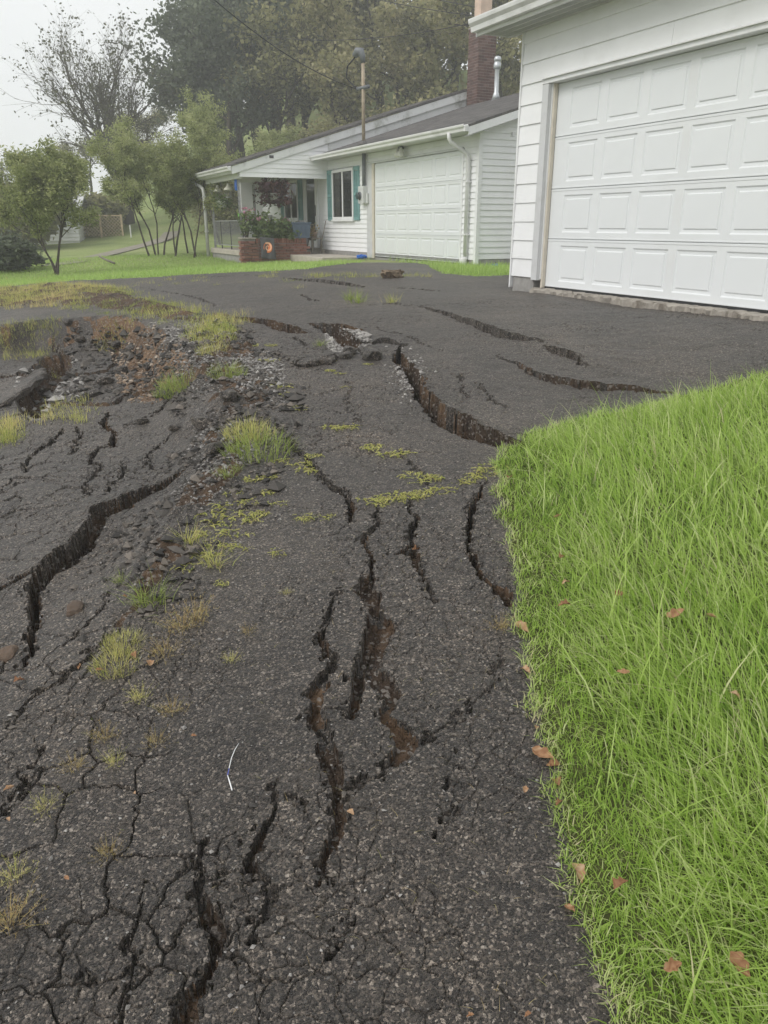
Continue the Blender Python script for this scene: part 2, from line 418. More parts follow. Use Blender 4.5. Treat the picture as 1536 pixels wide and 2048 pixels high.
class MB:
    """collects simple solids that become ONE mesh object"""
    def __init__(s): s.v = []; s.f = []
    def add(s, vs, fs):
        b = len(s.v); s.v += [tuple(p) for p in vs]; s.f += [tuple(b + i for i in f) for f in fs]; return s
    def box(s, x0, x1, y0, y1, z0, z1):
        return s.add([(x0, y0, z0), (x1, y0, z0), (x1, y1, z0), (x0, y1, z0), (x0, y0, z1), (x1, y0, z1), (x1, y1, z1), (x0, y1, z1)],
                     [(0, 3, 2, 1), (4, 5, 6, 7), (0, 1, 5, 4), (1, 2, 6, 5), (2, 3, 7, 6), (3, 0, 4, 7)])
    def prism(s, poly, axis, a, b):
        """extrude a 2-D polygon along axis from a to b; poly gives the other two coordinates in order"""
        def P(q, t):
            return {'x': (t, q[0], q[1]), 'y': (q[0], t, q[1]), 'z': (q[0], q[1], t)}[axis]
        n = len(poly)
        vs = [P(q, a) for q in poly] + [P(q, b) for q in poly]
        fs = [tuple(range(n - 1, -1, -1)), tuple(range(n, 2 * n))] + [(i, (i + 1) % n, n + (i + 1) % n, n + i) for i in range(n)]
        return s.add(vs, fs)
    def tube(s, path, r, n=8, cap=True):
        path = [Vector(p) for p in path]
        rs = r if isinstance(r, (list, tuple)) else [r] * len(path)
        vs = []
        prev = None
        for i, p in enumerate(path):
            d = (path[min(i + 1, len(path) - 1)] - path[max(i - 1, 0)]).normalized()
            if prev is None:
                u = d.orthogonal().normalized()
            else:
                u = (prev - d * prev.dot(d)).normalized()
            prev = u
            w = d.cross(u)
            for k in range(n):
                a = 2 * math.pi * k / n
                vs.append(p + (u * math.cos(a) + w * math.sin(a)) * rs[i])
        fs = []
        for i in range(len(path) - 1):
            for k in range(n):
                a, b = i * n + k, i * n + (k + 1) % n
                fs.append((a, b, b + n, a + n))
        if cap:
            fs.append(tuple(range(n - 1, -1, -1))); fs.append(tuple(range((len(path) - 1) * n, len(path) * n)))
        return s.add(vs, fs)
    def lathe(s, prof, c=(0, 0, 0), n=14):
        vs = []
        for r, z in prof:
            for k in range(n):
                a = 2 * math.pi * k / n
                vs.append((c[0] + r * math.cos(a), c[1] + r * math.sin(a), c[2] + z))
        fs = []
        for i in range(len(prof) - 1):
            for k in range(n):
                a, b = i * n + k, i * n + (k + 1) % n
                fs.append((a, b, b + n, a + n))
        fs.append(tuple(range(n - 1, -1, -1))); fs.append(tuple(range((len(prof) - 1) * n, len(prof) * n)))
        return s.add(vs, fs)
    def mesh(s, name, smooth=False):
        me = bpy.data.meshes.new(name)
        me.from_pydata(s.v, [], s.f)
        bm = bmesh.new(); bm.from_mesh(me); bmesh.ops.recalc_face_normals(bm, faces=bm.faces); bm.to_mesh(me); bm.free()
        if smooth: me.polygons.foreach_set('use_smooth', [True] * len(me.polygons))
        me.update()
        return me
    def build(s, name, mat, parent=None, smooth=False, bevel=0.0):
        me = s.mesh(name, smooth)
        o = link_mesh(name, me, mat, parent)
        if bevel:
            b = o.modifiers.new('bevel', 'BEVEL'); b.width = bevel; b.segments = 2; b.limit_method = 'ANGLE'
        return o

# ------------------------------------------------------------------ noise in numpy
def _hash(ix, iy, seed):
    h = (ix.astype(np.int64) * 374761393 + iy.astype(np.int64) * 668265263 + seed * 974711) & 0xFFFFFFFF
    h = ((h ^ (h >> 13)) * 1274126177) & 0xFFFFFFFF
    h = h ^ (h >> 16)
    return (h & 0xFFFFFF) / float(0xFFFFFF)

def vnoise(x, y, seed=0):
    ix = np.floor(x).astype(np.int64); iy = np.floor(y).astype(np.int64)
    fx = x - ix; fy = y - iy
    fx = fx * fx * (3 - 2 * fx); fy = fy * fy * (3 - 2 * fy)
    a = _hash(ix, iy, seed); b = _hash(ix + 1, iy, seed); c = _hash(ix, iy + 1, seed); d = _hash(ix + 1, iy + 1, seed)
    return (a * (1 - fx) + b * fx) * (1 - fy) + (c * (1 - fx) + d * fx) * fy * 1.0

def fbm(x, y, seed=0, oct=4, gain=0.5):
    s = np.zeros_like(x); a = 1.0; t = 0.0
    for i in range(oct):
        s += a * (vnoise(x, y, seed + i * 17) - 0.5); t += a * 0.5
        x = x * 2.03 + 13.7; y = y * 2.03 + 7.1; a *= gain
    return s / t          # about -1..1

def worley(x, y, seed=0):
    ix = np.floor(x).astype(np.int64); iy = np.floor(y).astype(np.int64)
    f1 = np.full(x.shape, 9.0); f2 = np.full(x.shape, 9.0); idv = np.zeros(x.shape)
    for dx in (-1, 0, 1):
        for dy in (-1, 0, 1):
            cx = ix + dx; cy = iy + dy
            px = cx + 0.15 + 0.7 * _hash(cx, cy, seed); py = cy + 0.15 + 0.7 * _hash(cx, cy, seed + 5)
            d = np.hypot(x - px, y - py)
            m = d < f1
            f2 = np.where(m, f1, np.minimum(f2, d))
            idv = np.where(m, _hash(cx, cy, seed + 9), idv)
            f1 = np.where(m, d, f1)
    return f1, f2, idv

def smooth(a, b, x):
    t = np.clip((x - a) / (b - a), 0, 1)
    return t * t * (3 - 2 * t)

def poly_sd(px, py, poly):
    """signed distance to a polygon, negative inside"""
    poly = np.asarray(poly, float)
    d = np.full(px.shape, 1e9); inside = np.zeros(px.shape, bool)
    n = len(poly)
    for i in range(n):
        ax, ay = poly[i]; bx, by = poly[(i + 1) % n]
        ex, ey = bx - ax, by - ay
        t = np.clip(((px - ax) * ex + (py - ay) * ey) / (ex * ex + ey * ey + 1e-12), 0, 1)
        d = np.minimum(d, (px - ax - t * ex) ** 2 + (py - ay - t * ey) ** 2)
        cond = (ay > py) != (by > py)
        with np.errstate(divide='ignore', invalid='ignore'):
            xi = (bx - ax) * (py - ay) / (by - ay if by != ay else 1e-12) + ax
        inside ^= cond & (px < xi)
    d = np.sqrt(d)
    return np.where(inside, -d, d)

# ------------------------------------------------------------------ terrain heights
CP = np.array([
 (-1.5, 1, -.03), (0, 1, .0), (1.5, 1, .06), (0, -3, -.25), (-4, 0, -.25), (4, 0, .2),
 (0, 3, .22), (-1.5, 3, .15), (1.6, 3, .31), (0, 5, .43), (-2.5, 5, .30), (2, 5, .56), (4, 4.5, .70), (7, 4, .8),
 (0, 8, .73), (-3, 8, .52), (2.2, 7.6, .80), (3.4, 6.2, .84), (1.3, 9.2, .83), (6, 2, .75), (-7, 6, .05),
 (0, 12, .85), (-4, 12, .62), (1.6, 10, .84), (2.2, 13, .86), (-.5, 17, .84), (1.8, 16.7, .80), (-.2, 20.6, .80),
 (-3.9, 22.5, .62), (-5.6, 25.7, .68), (-7, 14, .50), (-9, 20, .42), (-8, 25, .66), (-14, 30, .45), (-20, 45, .85),
 (-30, 20, -.3), (-10, 8, -.15), (-22, 60, 1.5), (10, 5, 1.0), (12, 22, 1.0), (0, 40, 1.4), (20, 45, 2.0), (-60, 60, .8), (60, 60, 3), (-45, 0, -2), (45, 0, 2)])
def _phi(r): return np.sqrt(r * r + 0.6)
_n = len(CP)
_A = np.zeros((_n + 3, _n + 3))
_A[:_n, :_n] = _phi(np.hypot(CP[:, None, 0] - CP[None, :, 0], CP[:, None, 1] - CP[None, :, 1])) - 0.02 * np.eye(_n)
_A[:_n, _n] = 1; _A[:_n, _n + 1:] = CP[:, :2]; _A[_n, :_n] = 1; _A[_n + 1:, :_n] = CP[:, :2].T
_W = np.linalg.solve(_A, np.concatenate([CP[:, 2], np.zeros(3)]))
def base_h(x, y):
    z = _W[_n] + _W[_n + 1] * x + _W[_n + 2] * y
    for i in range(_n):
        z = z + _W[i] * _phi(np.hypot(x - CP[i, 0], y - CP[i, 1]))
    return z

# ground that slid away on the left: outline of the slipped mass, with its drop
SLIP = [(-.80, 1.5), (-.92, 2.6), (-.93, 3.4), (-.90, 4.3), (-1.0, 5.2), (-1.45, 6.4), (-1.95, 7.4), (-2.35, 8.3), (-2.75, 9.0), (-3.1, 9.5),
        (-4.0, 9.75), (-5.2, 9.7), (-7.5, 9.2), (-10, 8), (-10, 0), (-2.2, 0.6)]
PIT = [(-1.75, 6.75), (-2.0, 7.4), (-2.35, 8.3), (-2.75, 9.0), (-3.1, 9.5), (-4.0, 9.75), (-5.2, 9.7), (-7.5, 9.2), (-10, 8), (-10, 6.2), (-4.0, 6.0), (-2.6, 6.3)]
def slip_h(x, y):
    wx = x + 0.10 * fbm(x * 2.1, y * 2.1, 31, 3); wy = y + 0.10 * fbm(x * 2.1 + 9, y * 2.1, 37, 3)
    sd = poly_sd(wx, wy, SLIP)
    width = 0.55 - 0.27 * smooth(6.0, 7.5, y)
    k = smooth(0.0, 1.0, np.clip(-sd / width, 0, 1))
    drop = np.interp(y, [1.5, 2.6, 3.6, 4.8, 6.0, 7.5, 10], [0.0, 0.05, 0.12, 0.20, 0.27, 0.30, 0.32])
    sp = poly_sd(wx, wy, PIT)
    kp = smooth(0.0, 0.35, -sp)
    return -(k * drop * (.45 + .55 * smooth(-5.6, -3.8, x)) + 0.06 * kp), k, kp

def hill_h(x, y):
    return 11.0 * smooth(34, 75, y + 0.35 * x) * smooth(-34, -4, x) + 3.0 * smooth(60, 160, y)

def mound_h(x, y):
    return 0.0

def surf(x, y):
    return base_h(x, y) + slip_h(x, y)[0] + hill_h(x, y)

_c, _s = math.cos(PITCH), math.sin(PITCH)
def ray(u, v):
    dx = (u - 768) / FPX; dy = -(v - 1024) / FPX
    return np.array([dx, _c + dy * _s, -_s + dy * _c])
def at(u, v, Y):
    r = ray(u, v); t = Y / r[1]
    return Vector((r[0] * t, Y, EYE + r[2] * t))
def ground_pts(uvs):
    """where lines of sight meet the undisturbed ground (vectorised march)"""
    uvs = np.asarray(uvs, float)
    dx = (uvs[:, 0] - 768) / FPX; dy = -(uvs[:, 1] - 1024) / FPX
    R = np.stack([dx, _c + dy * _s, -_s + dy * _c], 1)
    R = R / R[:, 1:2]
    ys = np.concatenate([np.arange(0.6, 8, 0.03), np.arange(8, 30, 0.06), np.arange(30, 60, 0.3)])
    X = R[:, 0:1] * ys[None]; Z = EYE + R[:, 2:3] * ys[None]
    Y = np.broadcast_to(ys[None], X.shape)
    D = Z - surf(X, Y)
    hit = np.argmax(D < 0, axis=1)
    hit = np.where((D < 0).any(1), hit, len(ys) - 1)
    i = np.maximum(hit, 1); k = np.arange(len(uvs))
    d0, d1 = D[k, i - 1], D[k, i]
    t = np.clip(d0 / (d0 - d1 + 1e-9), 0, 1)
    y = ys[i - 1] + t * (ys[i] - ys[i - 1])
    return np.stack([R[:, 0] * y, y], 1)
def gpoly(uvs): return [tuple(p) for p in ground_pts(uvs)]
def G3(u, v, dz=0.0):
    p = ground_pts([(u, v)])[0]
    return Vector((p[0], p[1], float(fine_h(np.array([p[0]]), np.array([p[1]]))[0]) + dz))

# cracks: centre line as seen, half width in cm; depth in m; step between the two sides in m
CRACKS = [
 ([(48, 1335, .8), (66, 1250, 2.2), (74, 1180, 2.6), (100, 1140, 4), (150, 1102, 6), (182, 1062, 6), (196, 1030, 4.5), (240, 1015, 4.5), (290, 988, 5.5), (340, 965, 4), (368, 945, 1.5)], .16, .05),
 ([(-60, 1200, 2), (0, 1182, 2), (40, 1163, 2.2), (80, 1150, 3)], .12, 0),
 ([(128, 856, 1), (105, 880, 3.2), (72, 905, 2.6), (50, 925, 2), (54, 945, .8)], .12, 0),
 ([(152, 852, 1.2), (160, 868, 2.4), (150, 892, 1.8), (148, 905, .5)], .12, 0),
 ([(218, 825, 1.5), (208, 848, 3.5), (224, 868, 3.2), (230, 892, 2)], .14, 0),
 ([(240, 892, .8), (205, 893, 2), (178, 908, 3), (184, 922, 2), (206, 934, 1.3), (182, 955, 1.8), (168, 975, 1.2), (178, 995, .5)], .11, 0),
 ([(237, 925, .5), (246, 945, 1.2), (232, 965, 1.8), (218, 982, 1.4), (222, 992, .4)], .10, 0),
 ([(346, 790, 1), (322, 820, 2.2), (292, 836, 2.6), (268, 846, 1.6), (240, 850, .5)], .12, 0),
 ([(332, 876, 1.2), (316, 892, 1.5), (300, 912, 1.5), (300, 930, 1), (306, 948, .5)], .10, 0),
 ([(0, 985, .4), (60, 960, .6), (130, 965, .4)], .03, 0),
 ([(462, 634, 1.5), (520, 642, 3), (555, 652, 4.5), (590, 663, 5), (607, 668, 2)], .15, .05),
 ([(588, 676, 2), (604, 684, 2.5), (612, 692, 1)], .08, 0),
 ([(622, 648, 1.5), (640, 654, 5), (668, 668, 11), (695, 684, 14), (712, 696, 9), (724, 690, 4)], .16, .05),
 ([(640, 656, 3), (690, 664, 4), (728, 670, 3)], .14, .03),
 ([(740, 690, 4), (770, 684, 2.5), (806, 690, 3)], .12, .03),
 ([(800, 692, 3), (792, 712, 6), (812, 738, 9), (834, 766, 8), (838, 792, 5), (862, 818, 6), (890, 842, 9), (925, 858, 10), (965, 874, 11), (1000, 886, 9), (1040, 890, 7)], .26, .06),
 ([(996, 712, .4), (1040, 735, 1.3), (1080, 752, 2), (1130, 765, 2.4), (1200, 776, 3.6), (1270, 782, 3), (1340, 790, 2)], .14, .03),
 ([(845, 612, .8), (900, 630, 2), (950, 652, 3.4), (1000, 672, 3.6), (1050, 680, 2), (1092, 686, 1.6)], .11, .04),
 ([(1094, 692, 2), (1102, 702, 4), (1150, 718, 2.4), (1182, 736, .4)], .13, .03),
 ([(566, 556, 1.2), (620, 561, 2), (690, 569, 2.2), (728, 574, 2.2)], .10, .03),
 ([(380, 552, 1), (440, 553, 1.6), (500, 550, 1.6), (540, 552, 1)], .06, 0),
 ([(795, 574, 1.2), (840, 578, 2), (885, 580, .8)], .08, 0),
 ([(602, 588, 1.2), (622, 598, 3), (642, 602, 1)], .10, 0),
 ([(280, 574, .8), (340, 585, 1.2), (400, 597, 1.6), (432, 612, .6)], .06, 0),
 ([(740, 610, .6), (790, 608, .6), (850, 615, .8)], .04, 0),
 ([(545, 842, .8), (580, 885, 1.2), (618, 930, 1.4), (655, 965, 1.3), (685, 988, 1.3), (702, 1010, 1.8), (697, 1048, .9)], .10, .015),
 ([(750, 1020, .6), (752, 1046, .8), (736, 1065, .8), (728, 1086, 1.1), (741, 1112, 1.0), (744, 1140, 1.1), (738, 1165, 1.8), (714, 1186, 2.2), (744, 1205, 3), (752, 1228, 3.6), (748, 1262, 3.2), (735, 1305, 2.6), (718, 1345, 2.1), (716, 1385, 1.6), (705, 1428, 1.2)], .10, .012),
 ([(752, 1222, 2.4), (776, 1252, 2.6), (765, 1300, 3), (748, 1350, 2.4), (772, 1372, 3.2), (786, 1400, 2.8), (770, 1440, 1.6), (800, 1462, 4.4), (820, 1482, 3.8), (792, 1512, 2), (768, 1530, .6), (735, 1552, .5), (700, 1582, .9), (684, 1602, .9)], .075, 0),
 ([(682, 1188, .5), (665, 1222, .9), (655, 1252, 1.1), (633, 1282, 1.3), (650, 1306, 1.6), (668, 1336, 1.6), (642, 1378, 1.7), (622, 1402, 1.7), (620, 1432, 1.6), (640, 1472, 1.9), (652, 1520, 2.0), (664, 1560, 1.9), (676, 1600, 2.0), (688, 1640, 1.7), (668, 1680, 1.9), (650, 1722, 1.5), (630, 1768, .5)], .085, .012),
 ([(605, 1435, .3), (640, 1432, .5), (680, 1428, .5), (706, 1424, .6)], .04, 0),
 ([(820, 1006, 1.0), (826, 1048, 1.6), (822, 1082, 2.0), (800, 1106, 1.6), (788, 1108, .8)], .09, 0),
 ([(822, 1088, 1.7), (830, 1130, 1.4), (846, 1166, .9), (866, 1206, .7)], .07, 0),
 ([(962, 972, .8), (948, 1020, 1.6), (940, 1080, 1.3), (948, 1138, 2.2), (978, 1160, 3.8), (1004, 1178, 3.6), (1022, 1210, 2)], .22, .02),
 ([(1000, 1318, .25), (972, 1378, .4), (930, 1416, .45), (890, 1456, .45), (855, 1478, .3)], .04, 0),
 ([(556, 1556, .4), (540, 1592, .8), (520, 1642, 1.1), (500, 1690, 1.3), (490, 1730, 1.4), (512, 1760, .8), (546, 1792, .6), (530, 1836, .8), (512, 1870, .3)], .07, .01),
 ([(418, 1680, .5), (404, 1738, .9), (404, 1790, 1.1), (420, 1832, 1.6), (440, 1868, 1.8), (426, 1920, 1.0), (402, 1970, 1.4), (378, 2014, 2.2), (362, 2060, 2.2), (345, 2110, 1.6)], .09, .012),
 ([(302, 1764, .25), (286, 1820, .6), (266, 1890, .8), (261, 1950, .9), (246, 2000, .6), (226, 2060, .5)], .06, .01),
 ([(412, 1764, .7), (468, 1756, .4), (502, 1744, .4)], .03, 0),
 ([(575, 1590, .3), (606, 1612, .4), (612, 1640, .2)], .03, 0),
 ([(800, 905, .4), (856, 960, .6), (862, 982, .5)], .04, 0),
 ([(922, 750, .5), (926, 778, 1.1), (938, 792, .6)], .06, 0),
 ([(956, 768, .5), (986, 798, .7), (1022, 826, .4)], .05, 0),
 ([(742, 652, .5), (780, 668, .6), (820, 676, .5), (880, 700, .5)], .04, 0),
 ([(700, 760, .3), (690, 800, .4), (720, 850, .3)], .025, 0),
 ([(150, 1890, .25), (172, 1935, .5), (168, 1990, .35)], .03, 0),
 ([(680, 1760, .25), (700, 1840, .3), (672, 1900, .2)], .02, 0),
 ([(910, 1500, .2), (905, 1600, .25), (880, 1680, .2)], .02, 0),
 ([(80, 1500, .3), (60, 1560, .4), (0, 1640, .3)], .03, 0),
 ([(250, 1260, .4), (180, 1310, .7), (110, 1370, .8), (60, 1400, .8), (20, 1450, .5)], .05, 0),
 ([(210, 1190, .5), (190, 1240, .8), (130, 1290, .6)], .05, 0),
]
_cr = []
for pts, dep, fault in CRACKS:
    w = ground_pts([(p[0], p[1]) for p in pts])
    narrow = np.interp(w[:, 1], [3.0, 5.0], [0.85, 0.55])
    if w[:, 1].mean() > 4.6: dep = dep * 1.5
    if w[:, 1].mean() < 3.2 and dep < .12: dep = dep * .74; narrow = narrow * 1.2
    _cr.append((w, np.array([p[2] for p in pts]) * 0.01 * narrow, dep, fault))

LAWN_R = gpoly([(1250, 2090), (1232, 2010), (1190, 1910), (1165, 1800), (1152, 1700), (1150, 1650), (1118, 1560), (1096, 1480), (1072, 1400), (1062, 1310), (1036, 1245),
                (1040, 1180), (1030, 1090), (1008, 1040), (1002, 965), (992, 930), (1018, 892), (1100, 856), (1250, 822), (1400, 785), (1545, 748)]) + \
         [(3.6, 5.5), (6.0, 5.6), (9, 5.0), (9, 0), (.55, .3)]
LAWN_F = gpoly([(-220, 600), (0, 574), (60, 568), (150, 561), (300, 555), (400, 548), (520, 543), (610, 538), (690, 528), (728, 519)]) + \
         [(-2.5, 20.8), (-3.0, 26), (-8, 30), (-30, 30), (-30, 14)]
LAWN_D = gpoly([(760, 516), (800, 521), (856, 530), (884, 547), (950, 553), (1028, 550)]) + [(3.0, 13.0), (3.2, 16), (2.0, 17), (0, 20.9), (-.5, 20.9)]
CREST = gpoly([(-200, 605), (0, 582), (120, 572), (230, 578), (310, 600), (400, 622), (470, 632), (480, 655), (440, 665), (380, 650), (300, 640), (200, 620), (90, 612), (0, 618), (-200, 640)])
STRIP = gpoly([(430, 660), (510, 690), (548, 755), (552, 830), (520, 880), (480, 960), (430, 1040), (360, 1130), (260, 1230), (120, 1400), (60, 1420), (180, 1240), (290, 1080), (372, 962), (405, 870), (415, 800), (380, 760), (330, 690)])

BANK = gpoly([(228, 665), (262, 668), (300, 690), (345, 715), (352, 745), (330, 790), (290, 800), (262, 770), (250, 720)])
HOLE = gpoly([(28, 800), (50, 755), (85, 715), (140, 706), (150, 735), (120, 775), (100, 800), (85, 835), (50, 840)])
HOLE2 = gpoly([(-120, 700), (-60, 665), (0, 672), (34, 690), (24, 718), (0, 742), (-120, 770)])
def fine_h(x, y, full=False):
    hb = base_h(x, y) + hill_h(x, y)
    sl, k, kp = slip_h(x, y)
    z = hb + sl
    sdl = poly_sd(x, y, LAWN_R)
    lawn_in = smooth(0.0, 0.9, -sdl)
    z = z + lawn_in * 0.10
    # settlement waves
    asph = 1 - smooth(0, .15, -sdl)
    z = z + 0.022 * fbm(x * 1.1, y * 1.1, 3, 4) * (1 - 0.6 * smooth(9, 12, y)) + 0.006 * fbm(x * 9, y * 9, 5, 3)
    # alligator cracking
    qx = x + 0.075 * fbm(x * 6, y * 6, 41, 4, .6); qy = y + 0.075 * fbm(x * 6 + 5, y * 6, 43, 4, .6)
    f1, f2, idv = worley(qx * 5.6, qy * 5.6, 11)
    amt = smooth(-0.05, 0.35, fbm(x * 0.9 + 3, y * 0.9, 51, 3) - 0.6 * smooth(-.7, .35, x) + 0.22)
    amt = amt * (1 - smooth(6, 9, y)) + 0.5 * k * (1 - smooth(9, 10, y))
    line = (1 - smooth(0.0, 0.045, f2 - f1)) * smooth(-.3, .15, fbm(x * 3.3, y * 3.3, 47, 3))
    z = z + asph * amt * ((idv - 0.5) * 0.009 - (0.021 - .008 * smooth(-.6, -.1, x)) * line)
    # fine crazing
    g1, g2, gid = worley(qx * 12, qy * 12, 13)
    z = z + asph * (1 - smooth(8, 11, y)) * ((gid - .5) * .002 - 0.008 * (1 - smooth(0, 0.07, g2 - g1)) * smooth(-.25, .25, fbm(x * 2.2, y * 2.2, 57, 2) + .25 * k - .2 * smooth(-.4, .6, x)))
    # broken slabs in the slipped pit
    s1, s2, sid = worley(qx * 1.25 + 2, qy * 1.0, 23)
    cell_soil = (sid < 0.30)
    tilt = 0.16 * (sid - 0.5) * np.sin(x * 2 + sid * 20) + 0.20 * (sid - 0.5)
    gap = 1 - smooth(0.015, 0.05, s2 - s1)
    pitk = kp * asph
    z = z + pitk * (0.28 * tilt - 0.06 * gap + 0.012 * fbm(x * 7, y * 7, 61, 3))
    sdh = np.minimum(poly_sd(x + .07 * fbm(x * 5, y * 5, 63, 3), y + .07 * fbm(x * 5, y * 5, 64, 3), HOLE), 9.0)
    hole = smooth(0.0, 0.10, -sdh)
    z = z - hole * (0.24 + 0.05 * fbm(x * 6, y * 6, 66, 3))
    # gravel strip lumps
    sds = poly_sd(x + .1 * fbm(x * 4, y * 4, 71, 2), y, STRIP)
    strip = smooth(0.0, 0.12, -sds)
    z = z + strip * (0.05 * fbm(x * 6, y * 6, 73, 4) + 0.035 * fbm(x * 17, y * 17, 75, 2) + 0.01)
    sdc = poly_sd(x, y + .15 * fbm(x * 3, y * 3, 77, 2), CREST)
    crest = smooth(0.0, 0.25, -sdc)
    z = z + crest * (0.05 + 0.07 * fbm(x * 4, y * 4, 79, 4))
    # cracks
    dep = np.zeros_like(z); sdep = np.zeros_like(z)
    rag = 0.028
    rx = x + rag * fbm(x * 7, y * 7, 81, 3, .6); ry = y + rag * fbm(x * 7 + 31, y * 7 + 7, 83, 3, .6)
    c1, c2, cid = worley(x * 16 + .4 * fbm(x * 30, y * 30, 84, 2), y * 16, 85)      # broken along stones: blocky offsets
    d1, d2, did = worley(x * 42, y * 42, 86)
    bl = np.interp(y, [1.2, 3.5, 6], [.011, .024, .036])
    rx = rx + bl * (cid - .5) + 0.007 * (did - .5); ry = ry + bl * ((cid * 7.31) % 1 - .5) + 0.007 * ((did * 7.31) % 1 - .5)
    wvar = 1 + .42 * fbm(x * 5, y * 5, 88, 3)
    for w, hw, d, fault in _cr:
        R = hw.max() + 0.12 + (0.6 if fault else 0)
        m = (rx > w[:, 0].min() - R) & (rx < w[:, 0].max() + R) & (ry > w[:, 1].min() - R) & (ry < w[:, 1].max() + R)
        if not m.any(): continue
        X = rx[m]; Yy = ry[m]
        best = np.full(X.shape, 1e9); bd = np.full(X.shape, 1e9); bw = np.zeros(X.shape); bt = np.zeros(X.shape); bs = np.zeros(X.shape)
        n = len(w) - 1
        for i in range(n):
            ax, ay = w[i]; ex, ey = w[i + 1] - w[i]
            t = np.clip(((X - ax) * ex + (Yy - ay) * ey) / (ex * ex + ey * ey + 1e-12), 0, 1)
            dd = np.hypot(X - ax - t * ex, Yy - ay - t * ey)
            ww = (hw[i] + t * (hw[i + 1] - hw[i])) * wvar[m]
            c = dd / (ww + 1e-4)
            up = c < best
            best = np.where(up, c, best); bd = np.where(up, dd, bd); bw = np.where(up, ww, bw); bt = np.where(up, (i + t) / n, bt)
            bs = np.where(up, np.sign(ex * (Yy - ay) - ey * (X - ax)), bs)
        cut = d * (1 - smooth(0.84, 1.02, best)) * np.clip(bw / 0.012, 0.35, 1) * (0.8 + 0.25 * fbm(X * 14, Yy * 14, 87, 2))
        chip = (did[m] > .80) & (best > 1.0) & (bd < bw * .6 + .022)
        cut = np.maximum(cut, np.where(chip, .014 + .016 * cid[m], 0))
        dep[m] = np.maximum(dep[m], cut)
        if w[:, 1].mean() < 4.6 or d > .2: sdep[m] = np.maximum(sdep[m], cut)
        if fault:
            up_side = np.where(bs * np.sign(w[-1, 0] - w[0, 0] + 1e-6) > 0, 1.0, -0.35)   # the far side stands higher
            z[m] = z[m] + fault * up_side * np.sin(np.pi * np.clip(bt, 0, 1)) * np.exp(-np.maximum(bd - bw, 0) / 0.16)
    z = z - dep * np.maximum(asph, 0.6)
    if not full: return z
    soil = (sdep > np.where(y < 3.3, .036, .075)) & (fbm(x * 6, y * 6, 90, 3) > -.4)
    ochre = (k > 0.10) & (k < 0.92) & (y > 6.3) & (fbm(x * 5, y * 5, 91, 3) > np.where(x < -3.3, .0, -.45))
    ochre |= poly_sd(x + .15 * fbm(x * 4, y * 4, 92, 3), y + .15 * fbm(x * 4, y * 4, 94, 3), BANK) < 0
    soil |= (pitk > .5) & (gap > .55)
    soil |= hole > .25
    soil |= (strip > .5) & (fbm(x * 5.5, y * 5.5, 93, 3) > -0.12)
    soil |= (crest > .3) & (fbm(x * 4, y * 4, 95, 3) > -0.45)
    sdf = poly_sd(x + .12 * fbm(x * 4, y * 4, 97, 2), y + .2 * fbm(x * 3, y * 3, 99, 2), LAWN_F)
    sdd = poly_sd(x + .12 * fbm(x * 5, y * 5, 97, 2), y + .12 * fbm(x * 5, y * 5, 99, 2), LAWN_D)
    sdl2 = sdl + 0.05 * fbm(x * 9, y * 9, 103, 3)
    return z, soil, sdl2 < 0, (sdf < 0) | (sdd < 0), ochre

